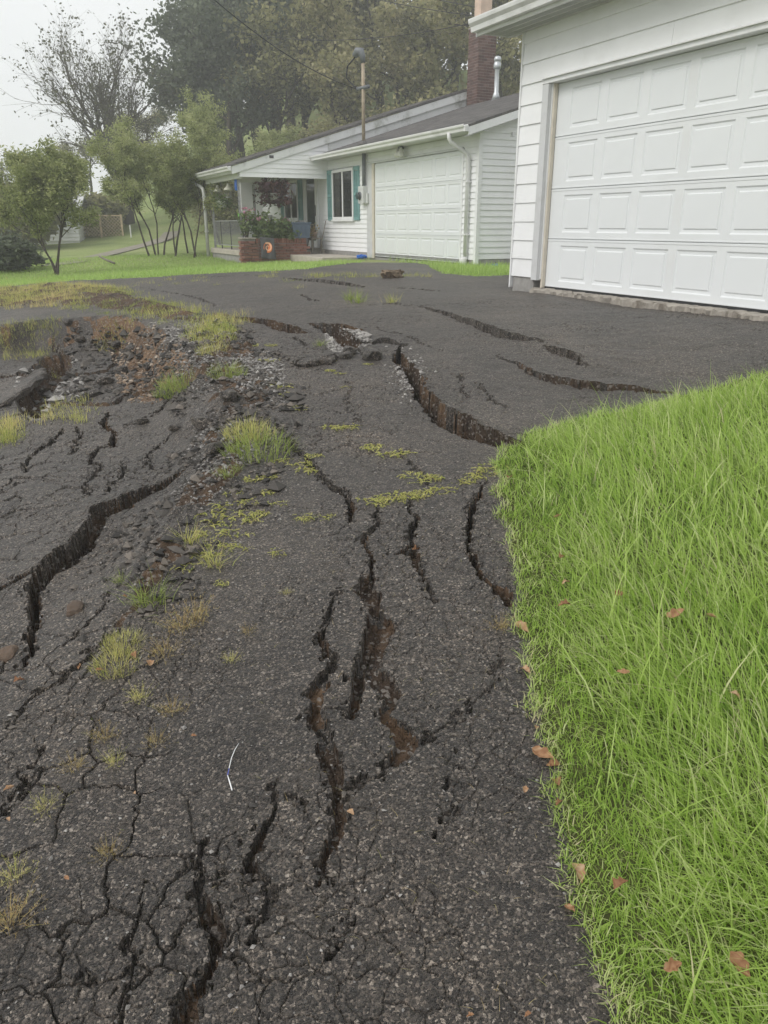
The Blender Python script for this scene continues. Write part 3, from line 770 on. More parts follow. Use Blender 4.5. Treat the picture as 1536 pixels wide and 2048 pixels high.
def build_ground():
    ys = [0.72]
    while ys[-1] < 17.6:
        y = ys[-1]
        zz = min(.09 * y, .82); hh = EYE - zz; mm = .09 if y < 9 else 0.02
        st = (y * y + hh * hh) / ((hh + mm * y) * 770.0)
        ys.append(y + st * (1.05 if y < 3.5 else (0.8 if y < 6 else 0.5)))
    ys = np.array(ys)
    NC = 800
    a = np.linspace(-1, 1, NC)
    amax = 0.66 + 0.42 * np.exp(-(ys - .72) / 1.0)
    X = a[None, :] * (amax * ys)[:, None]
    Y = np.broadcast_to(ys[:, None], X.shape).copy()
    Z, soil, lawn, lawnf, ochre = fine_h(X.ravel(), Y.ravel(), True)
    nr = len(ys)
    V = np.stack([X.ravel(), Y.ravel(), Z], 1)
    idx = np.arange(nr * NC).reshape(nr, NC)
    Q = np.stack([idx[:-1, :-1], idx[:-1, 1:], idx[1:, 1:], idx[1:, :-1]], -1).reshape(-1, 4)
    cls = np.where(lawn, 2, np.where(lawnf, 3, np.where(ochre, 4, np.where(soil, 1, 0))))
    qc = cls[Q[:, 0]]
    res = {}
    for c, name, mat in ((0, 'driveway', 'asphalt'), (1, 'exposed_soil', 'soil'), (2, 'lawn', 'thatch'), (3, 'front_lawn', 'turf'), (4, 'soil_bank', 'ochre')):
        q = Q[qc == c]
        used = np.unique(q)
        remap = np.full(len(V), -1, np.int64); remap[used] = np.arange(len(used))
        me = np_mesh(name, V[used], [remap[q]], smooth=c in (2, 3))
        o = link_mesh(name, me, mat)
        tag(o, {0: 'dark cracked asphalt driveway', 1: 'brown soil laid bare in the cracks and the slip', 2: 'ground under the long grass beside the driveway', 3: 'mown lawn in front of the white house', 4: 'torn bank of ochre soil round the pit'}[c], None, None, 'structure')
    print('ground', nr, NC, len(Q))
    # wide sheet to the horizon, dipping below the fine ground where that lies
    def axis(lo, hi, dense_lo, dense_hi, d):
        mid = np.arange(dense_lo, dense_hi + 1e-6, d)
        out = [dense_hi]; st = d
        while out[-1] < hi: st *= 1.22; out.append(out[-1] + st)
        left = [dense_lo]; st = d
        while left[-1] > lo: st *= 1.22; left.append(left[-1] - st)
        return np.array(left[::-1][:-1] + list(mid) + out[1:])
    xs = axis(-130, 100, -22, 16, 0.4); yy = axis(-22, 140, -3, 45, 0.4)
    XX, YY = np.meshgrid(xs, yy)
    x = XX.ravel(); y = YY.ravel()
    z = base_h(np.clip(x, -60, 60), np.clip(y, -20, 90)) + hill_h(x, y) + slip_h(x, y)[0]
    yc = np.clip(y, .72, None)
    am = (0.66 + 0.42 * np.exp(-(yc - .72) / 1.0)) * yc
    inside = np.minimum(np.minimum(y - .72, 17.6 - y), am - np.abs(x))
    z = z - 0.04 - 0.75 * smooth(0.1, 1.0, inside)
    nx = len(xs); ny = len(yy)
    idx = np.arange(nx * ny).reshape(ny, nx)
    Q = np.stack([idx[:-1, :-1], idx[:-1, 1:], idx[1:, 1:], idx[1:, :-1]], -1).reshape(-1, 4)
    me = np_mesh('terrain', np.stack([x, y, z], 1), [Q], smooth=True)
    tag(link_mesh('terrain', me, 'meadow'), 'grassy meadow and wooded hillside round the houses', None, None, 'structure')
build_ground()

# ------------------------------------------------------------------ buildings (both stand parallel)
RZ = math.radians(-64)

def lap_board(x0, x1, z0, z1, out=0.016, axis='x', at_=0.0, clip=None):
    """one clapboard: thick at its lower edge; axis 'x' lies on a wall facing -y, axis 'y' on a wall facing +x"""
    m = MB()
    sg = -1 if axis == 'x' else 1
    prof = [(at_ + sg * out, z0), (at_ + sg * 0.003, z1 + 0.012), (at_ - sg * 0.02, z1 + 0.012), (at_ - sg * 0.02, z0)]
    if clip is None:
        m.prism(prof, axis, x0, x1)
    else:      # sloping upper end: a board whose ends follow the rake line
        vs = []
        for (q, z) in prof:
            a, b = clip(z)
            vs.append(((q, a, z) if axis == 'y' else (a, q, z)))
        for (q, z) in prof:
            a, b = clip(z)
            vs.append(((q, b, z) if axis == 'y' else (b, q, z)))
        m.add(vs, [(3, 2, 1, 0), (4, 5, 6, 7), (0, 1, 5, 4), (1, 2, 6, 5), (2, 3, 7, 6), (3, 0, 4, 7)])
    return m

def spans(x0, x1, zc, holes):
    segs = [(x0, x1)]
    for (a, b, c, d) in holes:
        if c <= zc <= d:
            out = []
            for s, e in segs:
                if b <= s or a >= e: out.append((s, e)); continue
                if a > s: out.append((s, a))
                if b < e: out.append((b, e))
            segs = out
    return [(s, e) for s, e in segs if e - s > 0.02]

def raised_panel_mesh(w, h):
    """bevelled sunk border with a raised field, lying in the x-z plane, front towards -y"""
    rings = [(0.0, 0.0), (0.013, 0.010), (0.040, 0.012), (0.046, 0.003), (0.052, 0.002)]
    v, f = [], []
    for ins, dy in rings:
        v += [(ins, dy, ins), (w - ins, dy, ins), (w - ins, dy, h - ins), (ins, dy, h - ins)]
    for i in range(len(rings) - 1):
        for k in range(4):
            a, b = i * 4 + k, i * 4 + (k + 1) % 4
            f.append((a, b, b + 4, a + 4))
    n = (len(rings) - 1) * 4
    f.append((n, n + 1, n + 2, n + 3))
    me = bpy.data.meshes.new('raised_panel'); me.from_pydata(v, [], f); me.update()
    return me

def sectional_door(parent, x0, z0, width, height, y, cols, first, pitch, pw, label=None):
    """overhead garage door: four sections, each rails and stiles round raised panels"""
    door = empty('garage_door', (0, 0, 0)); door.parent = parent
    if label: door['label'] = label
    sh = height / 4
    pz0, ph = sh * 0.135, sh * 0.735
    pm = raised_panel_mesh(pw, ph); pm.materials.append(M['door_white'])
    secm = None
    for r in range(4):
        zb = r * sh
        if secm is None:
            m = MB()
            e = 0.003
            m.box(0, width, 0, 0.03, e, pz0); m.box(0, width, 0, 0.03, pz0 + ph, sh - e)
            xs = [first + i * pitch for i in range(cols)]
            prev = 0.0
            for xx in xs:
                if xx > prev: m.box(prev, xx, 0, 0.03, pz0, pz0 + ph)
                prev = xx + pw
            if prev < width: m.box(prev, width, 0, 0.03, pz0, pz0 + ph)
            m.box(0, width, -0.004, 0.0, sh * 0.955, sh - 0.006); m.box(0, width, -0.003, 0.0, 0.006, sh * 0.03)
            secm = m.mesh('door_section'); secm.materials.append(M['door_white'])
        link_mesh('door_section', secm, None, door, (x0, y, z0 + zb))
        for i in range(cols):
            link_mesh('raised_panel', pm, None, door, (x0 + first + i * pitch, y, z0 + zb + pz0))
    MB().box(x0, x0 + width, y + 0.02, y + 0.05, z0, z0 + height).build('door_back', 'door_white', door)
    MB().box(x0, x0 + width, y - 0.004, y + 0.028, z0 - 0.022, z0 + 0.0).build('bottom_seal', 'rubber', door)
    return door

def gutter_run(parent, x0, x1, y, ztop, name='gutter', depth=0.11, h=0.11):
    """K-style gutter with open top, running along x"""
    p = [(y, ztop), (y, ztop - h), (y - depth * .62, ztop - h), (y - depth * .7, ztop - h * .62), (y - depth * .95, ztop - h * .35), (y - depth, ztop - h * .12), (y - depth, ztop),
         (y - depth + .012, ztop), (y - depth + .012, ztop - .03), (y - .01, ztop - .03), (y - .01, ztop)]
    m = MB(); m.prism(p, 'x', x0, x1)
    return m.build(name, 'gutter', parent)

# ---------------- the near garage
garage = empty('garage_building', (1.8402, 9.5, 0), RZ, 'white clapboard garage close on the right with a wide raised-panel door', 'garage')
GX0, GX1, GTOP = -0.57, 5.45, 3.63
DW, DZ0, DH = 4.88, 0.915, 2.135
gw = MB()
gw.box(GX0 + .02, -0.02, 0.02, 0.16, 1.0, GTOP); gw.box(DW + .02, GX1, 0.02, 0.16, 1.0, GTOP); gw.box(-0.02, DW + .02, 0.02, 0.16, DZ0 + DH + .02, GTOP)
gwall = gw.build('front_wall', 'siding', garage)
MB().box(GX0 + .02, GX0 + .16, 0.16, 7.0, 0.9, GTOP).build('left_wall', 'siding', garage)
MB().box(GX1 - .14, GX1, 0.16, 7.0, 0.9, GTOP).build('right_wall', 'siding', garage)
MB().box(GX0 + .16, GX1 - .14, 6.86, 7.0, 0.9, GTOP).build('back_wall', 'siding', garage)
MB().box(GX0 + .03, GX1 - .03, 0.17, 6.95, 0.75, 0.9).build('floor_slab', 'concrete', garage)
row = 0.2085
z = 1.012
k = 0
while z < GTOP - 0.03:
    z1 = min(z + row, GTOP)
    for (s, e) in spans(GX0 + .012, GX1, z + row * .55, [(-0.135, DW + .135, 0, DZ0 + DH + 0.06)]):
        cuts = [s, e]
        if e - s > 3: cuts = [s, (1.72 if k % 2 == 0 else 3.4), e]
        for a, b in zip(cuts[:-1], cuts[1:]):
            jit = random.uniform(-.0025, .0025)
            lap_board(a + (.001 if a > s else 0), b, z, z1, 0.019 + jit).build('siding_board', 'siding', gwall)
    z += row; k += 1
MB().box(GX0 - .012, GX0 + .014, -0.026, 0.03, 1.30, GTOP).build('corner_trim', 'trim', garage)
ct = MB(); ct.prism([(GX0 - .016, .87), (GX0 + .006, .88), (GX0 + .012, 1.30), (GX0 - .012, 1.30)], 'y', -0.028, 0.03); ct.build('corner_trim', 'trim', garage)
MB().box(GX0 + .03, -0.115, 0.0, 0.3, 0.55, 1.010).build('foundation_block', 'block', garage, bevel=0.008)
MB().box(DW + .115, GX1 - .02, 0.0, 0.3, 0.55, 1.010).build('foundation_block', 'block', garage, bevel=0.008)
for sx in (0, 1):
    f = (lambda a, b: (a, b)) if sx == 0 else (lambda a, b: (DW - b, DW - a))
    a, b = f(-0.138, -0.030); MB().box(a, b, -0.030, 0.15, 0.985 if sx == 0 else .95, DZ0 + DH + 0.0).build('door_jamb', 'grey_trim', garage, bevel=0.003)
    a, b = f(-0.029, 0.004); MB().box(a, b, 0.035, 0.08, 0.90, DZ0 + DH).build('weather_strip', 'beige_strip', garage, bevel=0.003)
MB().box(-0.138, DW + .138, -0.036, 0.15, DZ0 + DH + .001, DZ0 + DH + .052).build('door_head', 'trim', garage, bevel=0.004)
MB().prism([(-0.062, DZ0 + DH + .056), (0.02, DZ0 + DH + .084), (0.02, DZ0 + DH + .053), (-0.062, DZ0 + DH + .046)], 'x', -0.15, DW + .15).build('drip_cap', 'trim', garage)
sectional_door(garage, 0.0, DZ0, DW, DH, 0.085, 8, 0.232, 0.585, 0.482)
# broken concrete sill under the door
def rough_block(name, mat, parent, x0, x1, y0, y1, z0, z1, nx, amp, seed):
    r = np.random.default_rng(seed)
    xs = np.linspace(x0, x1, nx)
    prof = [(y0, z0), (y0 - .004, (z0 + z1) / 2 - .01), (y0 + .012, (z0 + z1) / 2 + .012), (y0 + .006, z1 - .012), (y0 + .03, z1), (y1, z1), (y1, z0)]
    V = []
    for x in xs:
        for i, (yy, zz) in enumerate(prof):
            k = amp if i < 5 else 0
            V.append((x + r.normal(0, .006), yy + r.normal(0, k), zz + r.normal(0, k * .6) * (1 if 0 < i < 5 else 0)))
    n = len(prof)
    F = [(i * n + j, i * n + (j + 1) % n, (i + 1) * n + (j + 1) % n, (i + 1) * n + j) for i in range(nx - 1) for j in range(n)]
    F += [tuple(range(n)), tuple(range((nx - 1) * n, nx * n))[::-1]]
    m = MB(); m.add(V, F)
    return m.build(name, mat, parent)
rough_block('concrete_sill', 'concrete', garage, -0.10, DW + .1, -0.075, 0.17, 0.62, 0.893, 150, 0.014, 5)
# eaves and roof
gs = MB(); gs.box(GX0 - .30, GX1 + .3, -0.40, 0.02, GTOP + .002, GTOP + .018)
gso = gs.build('soffit', 'soffit', garage)
for i in range(18):
    yv = -0.36 + i * 0.018
    if i % 6 == 5: continue
    MB().box(GX0 - .25, GX1 + .25, yv, yv + 0.007, GTOP - .002, GTOP + .0025).build('soffit_groove', 'grey_trim', gso)
MB().box(GX0 - .33, GX1 + .33, -0.425, -0.400, GTOP - .012, GTOP + .16).build('fascia', 'trim', garage)
gutter_run(garage, GX0 - .35, GX1 + .35, -0.427, GTOP + .145, depth=.115, h=.125)
sl = 0.32
gr = MB()
gr.prism([(-0.47, GTOP + .165), (3.5, GTOP + .165 + sl * 3.97), (7.5, GTOP + .165), (7.5, GTOP + .125), (3.5, GTOP + .125 + sl * 3.97), (-0.47, GTOP + .125)], 'x', GX0 - .34, GX1 + .34)
gr.build('roof', 'shingle', garage)
for xx in (GX0 - .36, GX1 + .34):
    MB().prism([(-0.425, GTOP + .12), (3.5, GTOP + .12 + sl * 3.925), (7.4, GTOP + .12), (7.4, GTOP - .02), (3.5, GTOP - .02 + sl * 3.925), (-0.425, GTOP - .02)], 'x', xx, xx + .02).build('rake_fascia', 'trim', garage)
for xx in (GX0 + .03, GX1 - .05):
    MB().prism([(0.02, GTOP), (3.5, GTOP + sl * 3.4), (6.98, GTOP)], 'x', xx, xx + .02).build('gable_wall', 'siding', garage)

# ---------------- the house beyond
house = empty('house', (-0.2129, 20.9, 0), RZ, 'low white clapboard house with teal shutters, brick chimney and covered porch', 'house')
XG = -3.118
WTOP = 3.36
hw_ = MB(); hw_.box(XG, 4.735, 0.02, 8.9, 0.66, WTOP)
hfront = hw_.build('front_wall', 'siding', house)
hm = MB(); hm.box(-9.3, XG - .001, 0.021, 8.9, 0.66, WTOP - .02); hm.build('main_wall', 'siding', house)
WING = MB(); WING.box(-9.45, -9.302, -0.76, 0.02, 0.66, 3.3); wing = WING.build('porch_end_wall', 'siding', house)
holes = [(-0.45, 4.20, 0, 3.045), (-2.735, -1.265, 1.70, 3.03), (-5.03, -3.86, 0, 3.12), (-7.22, -5.16, 1.72, 2.95)]
row = 0.118
z = 0.925
while z < WTOP - .02:
    for (s, e) in spans(-9.29, 4.70, z + row * .5, holes):
        lap_board(s, e, z, min(z + row, WTOP), 0.024).build('siding_board', 'siding', hfront)
    z += row
z = 0.94                                       # gable end facing the other garage
hs_side = MB(); hs_side.prism([(0.03, WTOP), (4.6, 4.78), (8.8, WTOP)], 'x', 4.70, 4.735)
hside = hs_side.build('side_wall', 'siding', house)
while z < 4.7:
    if z + row < WTOP:
        lap_board(0.02, 8.85, z, z + row, 0.022, 'y', 4.752).build('siding_board', 'siding', hside)
    else:
        f = lambda zz: (max(0.02, (zz - WTOP) / .31 + .05), min(8.85, 8.8 - (zz - WTOP) / .31))
        if f(z + row)[1] - f(z + row)[0] > .2:
            lap_board(0, 0, z, z + row, 0.022, 'y', 4.752, f).build('siding_board', 'siding', hside)
    z += row
z = 2.82                                       # gable end over the porch, facing the camera side
gab = MB(); gab.prism([(-2.52, 2.83), (-2.52, 3.05), (0.02, 3.84), (0.02, 2.83)], 'x', XG - .06, XG - .022)
hgable = gab.build('porch_gable', 'siding', house)
while z < 3.75:
    f = lambda zz: (max(-2.56, (zz - 3.82) / .309), 0.0)
    lap_board(0, 0, z, min(z + row, 3.80), 0.022, 'y', XG - .018, f).build('siding_board', 'siding', hgable)
    z += row
gab2 = MB(); gab2.prism([(0.02, 3.3), (0.02, 3.84), (4.5, 5.22), (9.0, 3.84), (9.0, 3.3)], 'x', XG - .06, XG - .022); gab2.build('upper_gable', 'old_trim', house)
z = 0.95
while z < 3.25:
    lap_board(-0.76, 0.02, z, z + row, 0.015, 'y', -9.30).build('siding_board', 'siding', wing); z += row
MB().box(4.700, 4.785, -0.022, 0.06, 0.84, WTOP).build('corner_trim', 'trim', house)
MB().box(-9.30, 4.72, -0.012, 0.06, 0.55, 0.925).build('foundation', 'block', house)
MB().box(4.73, 4.765, 0.062, 8.85, 0.55, 0.935).build('foundation', 'block', house)
# garage door of the house
MB().box(-0.45, -0.13, -0.035, 0.02, 0.80, 3.03).build('door_jamb', 'grey_trim', house)
MB().box(-0.13, -0.01, -0.045, 0.02, 0.80, 3.03).build('weather_strip', 'beige_strip', house)
MB().box(4.165, 4.215, -0.03, 0.02, 0.80, 3.03).build('door_jamb', 'trim', house)
MB().box(-0.45, 4.215, -0.05, 0.02, 3.031, 3.075).build('door_head', 'grey_trim', house)
sectional_door(house, 0.0, 0.845, 4.16, 2.17, -0.012, 7, 0.06, 0.592, 0.49)
# window with shutters
def window(parent, x0, x1, z0, z1, y, nm='window', mull=True):
    w = empty(nm, (0, 0, 0)); w.parent = parent
    t = 0.065
    m = MB(); m.box(x0, x1, y - .05, y, z0, z0 + t); m.box(x0, x1, y - .05, y, z1 - t, z1); m.box(x0, x0 + t, y - .05, y, z0 + t, z1 - t); m.box(x1 - t, x1, y - .05, y, z0 + t, z1 - t)
    m.build('frame', 'trim', w)
    xm = (x0 + x1) / 2
    if mull: MB().box(xm - .035, xm + .035, y - .042, y, z0 + t, z1 - t).build('mullion', 'trim', w)
    MB().box(x0 - .03, x1 + .03, y - .075, y - .0, z0 - .05, z0 - .002).build('sill', 'trim', w)
    MB().box(x0 + .02, x1 - .02, y + .001, y + .012, z0 + .02, z1 - .02).build('room_shade_panel', 'room_shade', w)  # flat panel behind the pane, coloured dark in place of a shaded room
    for a, b in ((x0 + t, xm - .035), (xm + .035, x1 - t)) if mull else ((x0 + t, x1 - t),):
        MB().box(a, b, y - .030, y - .024, z0 + t, z1 - t).build('pane', 'glass', w)
    return w
win = window(house, -2.72, -1.28, 1.745, 3.01, -0.012)
MB().box(-2.6, -2.28, -0.014, -0.012, 1.82, 2.95).build('curtain', 'curtain', win)
def shutter(parent, x0, x1, z0, z1, y):
    m = MB()
    t = .045
    m.box(x0, x0 + t, y - .035, y, z0, z1); m.box(x1 - t, x1, y - .035, y, z0, z1)
    zm = (z0 + z1) / 2
    for a in (z0, zm - t, z1 - 2 * t): m.box(x0 + t, x1 - t, y - .034, y, a, a + t * (2 if a > zm else 1.6))
    s = m.build('shutter', 'teal', parent)
    zz = z0 + .08
    sm = MB()
    while zz < z1 - .12:
        if not (zm - .07 < zz < zm + .03):
            sm.prism([(y - .03, zz), (y - .008, zz + .03), (y - .004, zz + .026), (y - .026, zz - .006)], 'x', x0 + t, x1 - t)
        zz += .034
    sm.box(x0 + t, x1 - t, y - .004, y, z0, z1)
    sm.build('louvres', 'teal', s)
    return s
shutter(house, -3.085, -2.755, 1.72, 3.03, -0.018)
shutter(house, -1.245, -0.915, 1.72, 3.03, -0.018)
pw_ = window(house, -6.83, -5.55, 1.75, 2.90, -0.012)
shutter(house, -7.20, -6.87, 1.74, 2.90, -0.018)
shutter(house, -5.51, -5.18, 1.74, 2.90, -0.018)
# storm door on the porch
sd = empty('storm_door', (0, 0, 0)); sd.parent = house
m = MB(); m.box(-5.02, -4.90, -.06, 0, .95, 3.1); m.box(-3.98, -3.87, -.06, 0, .95, 3.1); m.box(-4.90, -3.98, -.06, 0, 3.0, 3.1)
m.build('frame', 'trim', sd)
m = MB(); m.box(-4.89, -4.78, -.045, -.012, .97, 2.99); m.box(-4.10, -3.99, -.045, -.012, .97, 2.99); m.box(-4.78, -4.10, -.045, -.012, 2.88, 2.99); m.box(-4.78, -4.10, -.045, -.012, .97, 1.16)
m.build('stile_frame', 'trim', sd)
MB().box(-4.78, -4.10, -.014, -.004, 1.16, 2.88).build('inner_door', 'teal_dark', sd)
MB().box(-4.78, -4.10, -.036, -.030, 1.16, 2.88).build('pane', 'glass', sd)
MB().box(-4.07, -4.04, -.08, -.045, 1.85, 2.15).build('handle', 'iron', sd)
# roofs
WS = 0.31
wr = MB()
wr.prism([(-0.44, 3.385), (4.6, 3.385 + WS * 5.04), (9.6, 3.385), (9.6, 3.345), (4.6, 3.345 + WS * 5.04), (-0.44, 3.345)], 'x', XG - .02, 5.05)
wroof = wr.build('wing_roof', 'shingle', house)
for k in range(1, 34):                          # shingle courses stepping up the slope
    yy = -0.44 + k * 0.148
    zz = 3.385 + WS * (yy + .44)
    MB().prism([(yy, zz + .0005), (yy, zz + .008), (yy + .14, zz + .148 * WS), ], 'x', XG - .02, 5.05 + random.uniform(-.004, .004)).build('shingle_course', 'shingle', wroof)
mr = MB()
mr.prism([(-2.80, 3.115), (4.5, 3.115 + .309 * 7.3), (11.0, 3.30), (11.0, 3.25), (4.5, 3.065 + .309 * 7.3), (-2.80, 3.065)], 'x', -7.85, XG + .06)
mroof = mr.build('main_roof', 'shingle', house)
for k in range(1, 50):
    yy = -2.80 + k * 0.148
    zz = 3.115 + .309 * (yy + 2.80)
    MB().prism([(yy, zz + .0005), (yy, zz + .009), (yy + .14, zz + .148 * .309)], 'x', -7.85, XG + .062 + random.uniform(-.004, .004)).build('shingle_course', 'shingle', mroof)
wg = MB(); wg.prism([(-1.0, 3.3), (4.5, 4.6), (9.3, 3.3)], 'x', -9.7, -7.9); wg.build('end_roof', 'shingle', house)
f1 = MB(); f1.prism([(-2.78, 3.060), (4.5, 3.060 + .309 * 7.28), (4.5, 2.86 + .309 * 7.28), (-2.78, 2.875)], 'x', XG + .01, XG + .045); f1.build('rake_fascia', 'old_trim', house)
f1 = MB(); f1.prism([(4.505, 3.060 + .309 * 7.28), (11.0, 3.26), (11.0, 3.06), (4.505, 2.86 + .309 * 7.28)], 'x', XG + .01, XG + .045); f1.build('rake_fascia', 'trim', house)
f2 = MB(); f2.prism([(-0.44, 3.34), (4.6, 3.34 + WS * 5.04), (4.6, 3.20 + WS * 5.04), (-0.44, 3.20)], 'x', 5.02, 5.05); f2.build('rake_fascia', 'trim', house)
MB().prism([(-0.40, 3.205), (4.6, 3.205 + WS * 5.0), (4.6, 3.19 + WS * 5.0), (-0.40, 3.19)], 'x', 4.77, 5.018).build('rake_soffit', 'soffit', house)
MB().box(XG, 5.018, -0.42, 0.018, 3.285, 3.30).build('soffit', 'soffit', house)
MB().box(XG, 5.018, -0.445, -0.421, 3.27, 3.38).build('fascia', 'trim', house)
gutter_run(house, XG - .12, 5.03, -0.448, 3.385, depth=.11, h=.115)
MB().box(5.0, 5.06, -.53, -.448, 3.26, 3.36).build('gutter_end', 'gutter', house)
gutter_run(house, -7.88, XG + .03, -2.80, 3.075, depth=.11, h=.115)
MB().box(-7.85, XG, -2.80, -2.776, 2.93, 3.07).build('porch_fascia', 'old_trim', house)
MB().box(-7.6, XG - .06, -2.775, 0.018, 2.90, 2.93).build('porch_ceiling', 'soffit', house)
MB().box(-6.75, XG - .07, -2.60, -2.48, 2.78, 2.899).build('porch_beam', 'soffit', house)
MB().box(XG - .05, XG - .022, 0.03, 4.5, 3.35, 3.42).build('step_flashing', 'grey_trim', house)
MB().box(XG + .03, XG + .05, -1.72, -1.60, 3.30, 3.37).build('camera_box', 'iron', house)
# downspouts
def downspout(parent, path, r=0.042, mat='gutter', boot=None):
    m = MB(); m.tube(path, r, 8)
    d = m.build('downspout', mat, parent, smooth=True)
    for zb in (1.4, 2.4):
        p = path[-1]
        MB().box(p[0] - .055, p[0] + .055, p[1] - .05, p[1] + .055, zb, zb + .03).build('strap', mat, d)
    if boot:
        MB().lathe([(0.075, -.06), (0.075, .17), (0.06, .19), (0.045, .20)], boot, 12).build('boot', mat, d, smooth=True)
    return d
downspout(house, [(4.42, -.50, 3.29), (4.42, -.50, 3.20), (4.43, -.47, 3.13), (4.46, -.28, 3.02), (4.48, -.13, 2.93), (4.49, -.085, 2.84), (4.49, -.085, 0.98)], boot=(4.49, -.12, .77))
downspout(house, [(-7.35, -2.86, 2.98), (-7.35, -2.86, 2.90), (-7.25, -2.84, 2.82), (-6.85, -2.76, 2.72), (-6.68, -2.72, 2.64), (-6.64, -2.71, 2.5), (-6.64, -2.71, .66)], 0.05)
# chimney of single bricks
chim = empty('chimney', (0, 0, 0)); chim.parent = house
CX0, CX1, CY0, CY1 = -3.07, -2.50, 4.45, 5.05
MB().box(CX0 + .012, CX1 - .012, CY0 + .012, CY1 - .012, 4.3, 6.86).build('mortar_core', 'mortar', chim)
def brick_mesh(l, w, h):
    m = MB(); m.box(-l / 2, l / 2, -w / 2, w / 2, -h / 2, h / 2)
    o = m.mesh('brick')
    bm = bmesh.new(); bm.from_mesh(o); bmesh.ops.bevel(bm, geom=list(bm.edges), offset=0.004, segments=1, affect='EDGES'); bm.to_mesh(o); bm.free()
    return o
bm_c = brick_mesh(0.182, 0.09, 0.062); bm_c.materials.append(M['chimney_brick'])
bm_h = brick_mesh(0.088, 0.09, 0.062); bm_h.materials.append(M['chimney_brick'])
zz = 4.60; course = 0
while zz < 6.85:
    for face in ('x', 'y'):
        L = (CX1 - CX0) if face == 'x' else (CY1 - CY0)
        p = 0.0; first = True
        seq = []
        if course % 2 == (0 if face == 'x' else 1): seq = [0.182] * 3
        else: seq = [0.088, 0.182, 0.182, 0.088]
        tot = sum(seq) + 0.009 * (len(seq) - 1)
        p = (L - tot) / 2
        for s in seq:
            me = bm_c if s > .1 else bm_h
            c = p + s / 2
            j = random.uniform(-.003, .003)
            if face == 'x': link_mesh('brick', me, None, chim, (CX0 + c, CY0 + .045 - .0 + j, zz))
            else: link_mesh('brick', me, None, chim, (CX1 - .045 + j, CY0 + c, zz), (0, 0, math.pi / 2))
            p += s + 0.009
    zz += 0.072; course += 1
fl = MB(); fl.box(-2.96, -2.62, 4.55, 4.92, 6.87, 7.65); fl.build('clay_flue', 'clay', chim, bevel=.01)
MB().box(CX0 - .01, CX1 + .01, CY0 - .01, CY1 + .01, 6.862, 6.895).build('mortar_crown', 'mortar', chim)
fp = MB(); fp.lathe([(0.13, -.05), (0.075, .14), (0.062, .16), (0.062, .70), (0.066, .71), (0.066, .74), (0.062, .75)], (-1.2, 4.25, 4.85), 14)
flue = fp.build('vent_pipe', 'galv', house, smooth=True)
MB().lathe([(0.075, .72), (0.10, .74), (0.10, .86), (0.085, .87), (0.085, .91), (0.10, .92), (0.10, .97), (0.075, 1.02), (0.02, 1.04)], (-1.2, 4.25, 4.85), 14).build('vent_cap', 'galv', flue, smooth=True)
# service mast and meter
mast = empty('service_mast', (0, 0, 0)); mast.parent = house
MB().tube([(-.47, -.10, 3.42), (-.47, -.10, 5.38)], 0.043, 10).build('mast_pipe', 'pole_steel', mast, smooth=True)
MB().tube([(-.47, -.10, 2.50), (-.47, -.10, 3.29)], 0.05, 10).build('conduit', 'conduit', mast, smooth=True)
MB().lathe([(0.16, 0), (0.10, .06), (0.06, .10)], (-.47, -.10, 3.47), 10).build('roof_boot', 'shingle', mast, smooth=True)
MB().tube([(-.47, -.10, 5.28), (-.47, -.11, 5.42), (-.50, -.14, 5.52), (-.58, -.19, 5.53), (-.66, -.24, 5.44)], [.055, .075, .10, .10, .07], 10).build('weatherhead', 'conduit', mast, smooth=True)
MB().tube([(-.62, -.22, 5.44), (-.86, -.34, 5.25), (-.90, -.36, 5.0), (-.72, -.24, 4.80), (-.52, -.16, 4.74)], 0.018, 6).build('drip_loop', 'rubber', mast, smooth=True)
MB().tube([(-.62, -.2, 4.73), (-.30, -.02, 4.76)], 0.045, 8).build('insulator', 'conduit', mast, smooth=True)
mb = MB(); mb.box(-.72, -.40, -.16, -.015, 2.12, 2.53)
mbo = mb.build('meter_box', 'meter', mast, bevel=.01)
MB().tube([(-.60, -.16, 2.30), (-.60, -.25, 2.30)], 0.085, 14).build('meter_dial', 'glass', mbo, smooth=True)
MB().tube([(-.60, -.16, 2.30), (-.60, -.18, 2.30)], 0.10, 14).build('meter_ring', 'conduit', mbo, smooth=True)
# small fittings on the front
fl = empty('flood_light', (0, 0, 0)); fl.parent = house
MB().lathe([(0.07, 0), (0.07, .04), (0.02, .06)], (1.62, -.12, 3.23), 10).build('mount', 'conduit', fl)
for dx in (-.09, .09):
    MB().lathe([(0.03, .12), (0.04, .06), (0.075, .02), (0.078, -.03), (0.05, -.07), (0.01, -.075)], (1.62 + dx, -.17, 3.13), 12).build('bulb', 'bulb', fl, smooth=True)
MB().box(-.40, -.31, -.085, -.036, 2.12, 2.36).build('keypad_box', 'meter', house, bevel=.006)
MB().box(4.92, 5.0, .6, .66, 3.22, 3.3).build('eave_bracket', 'grey_trim', house)

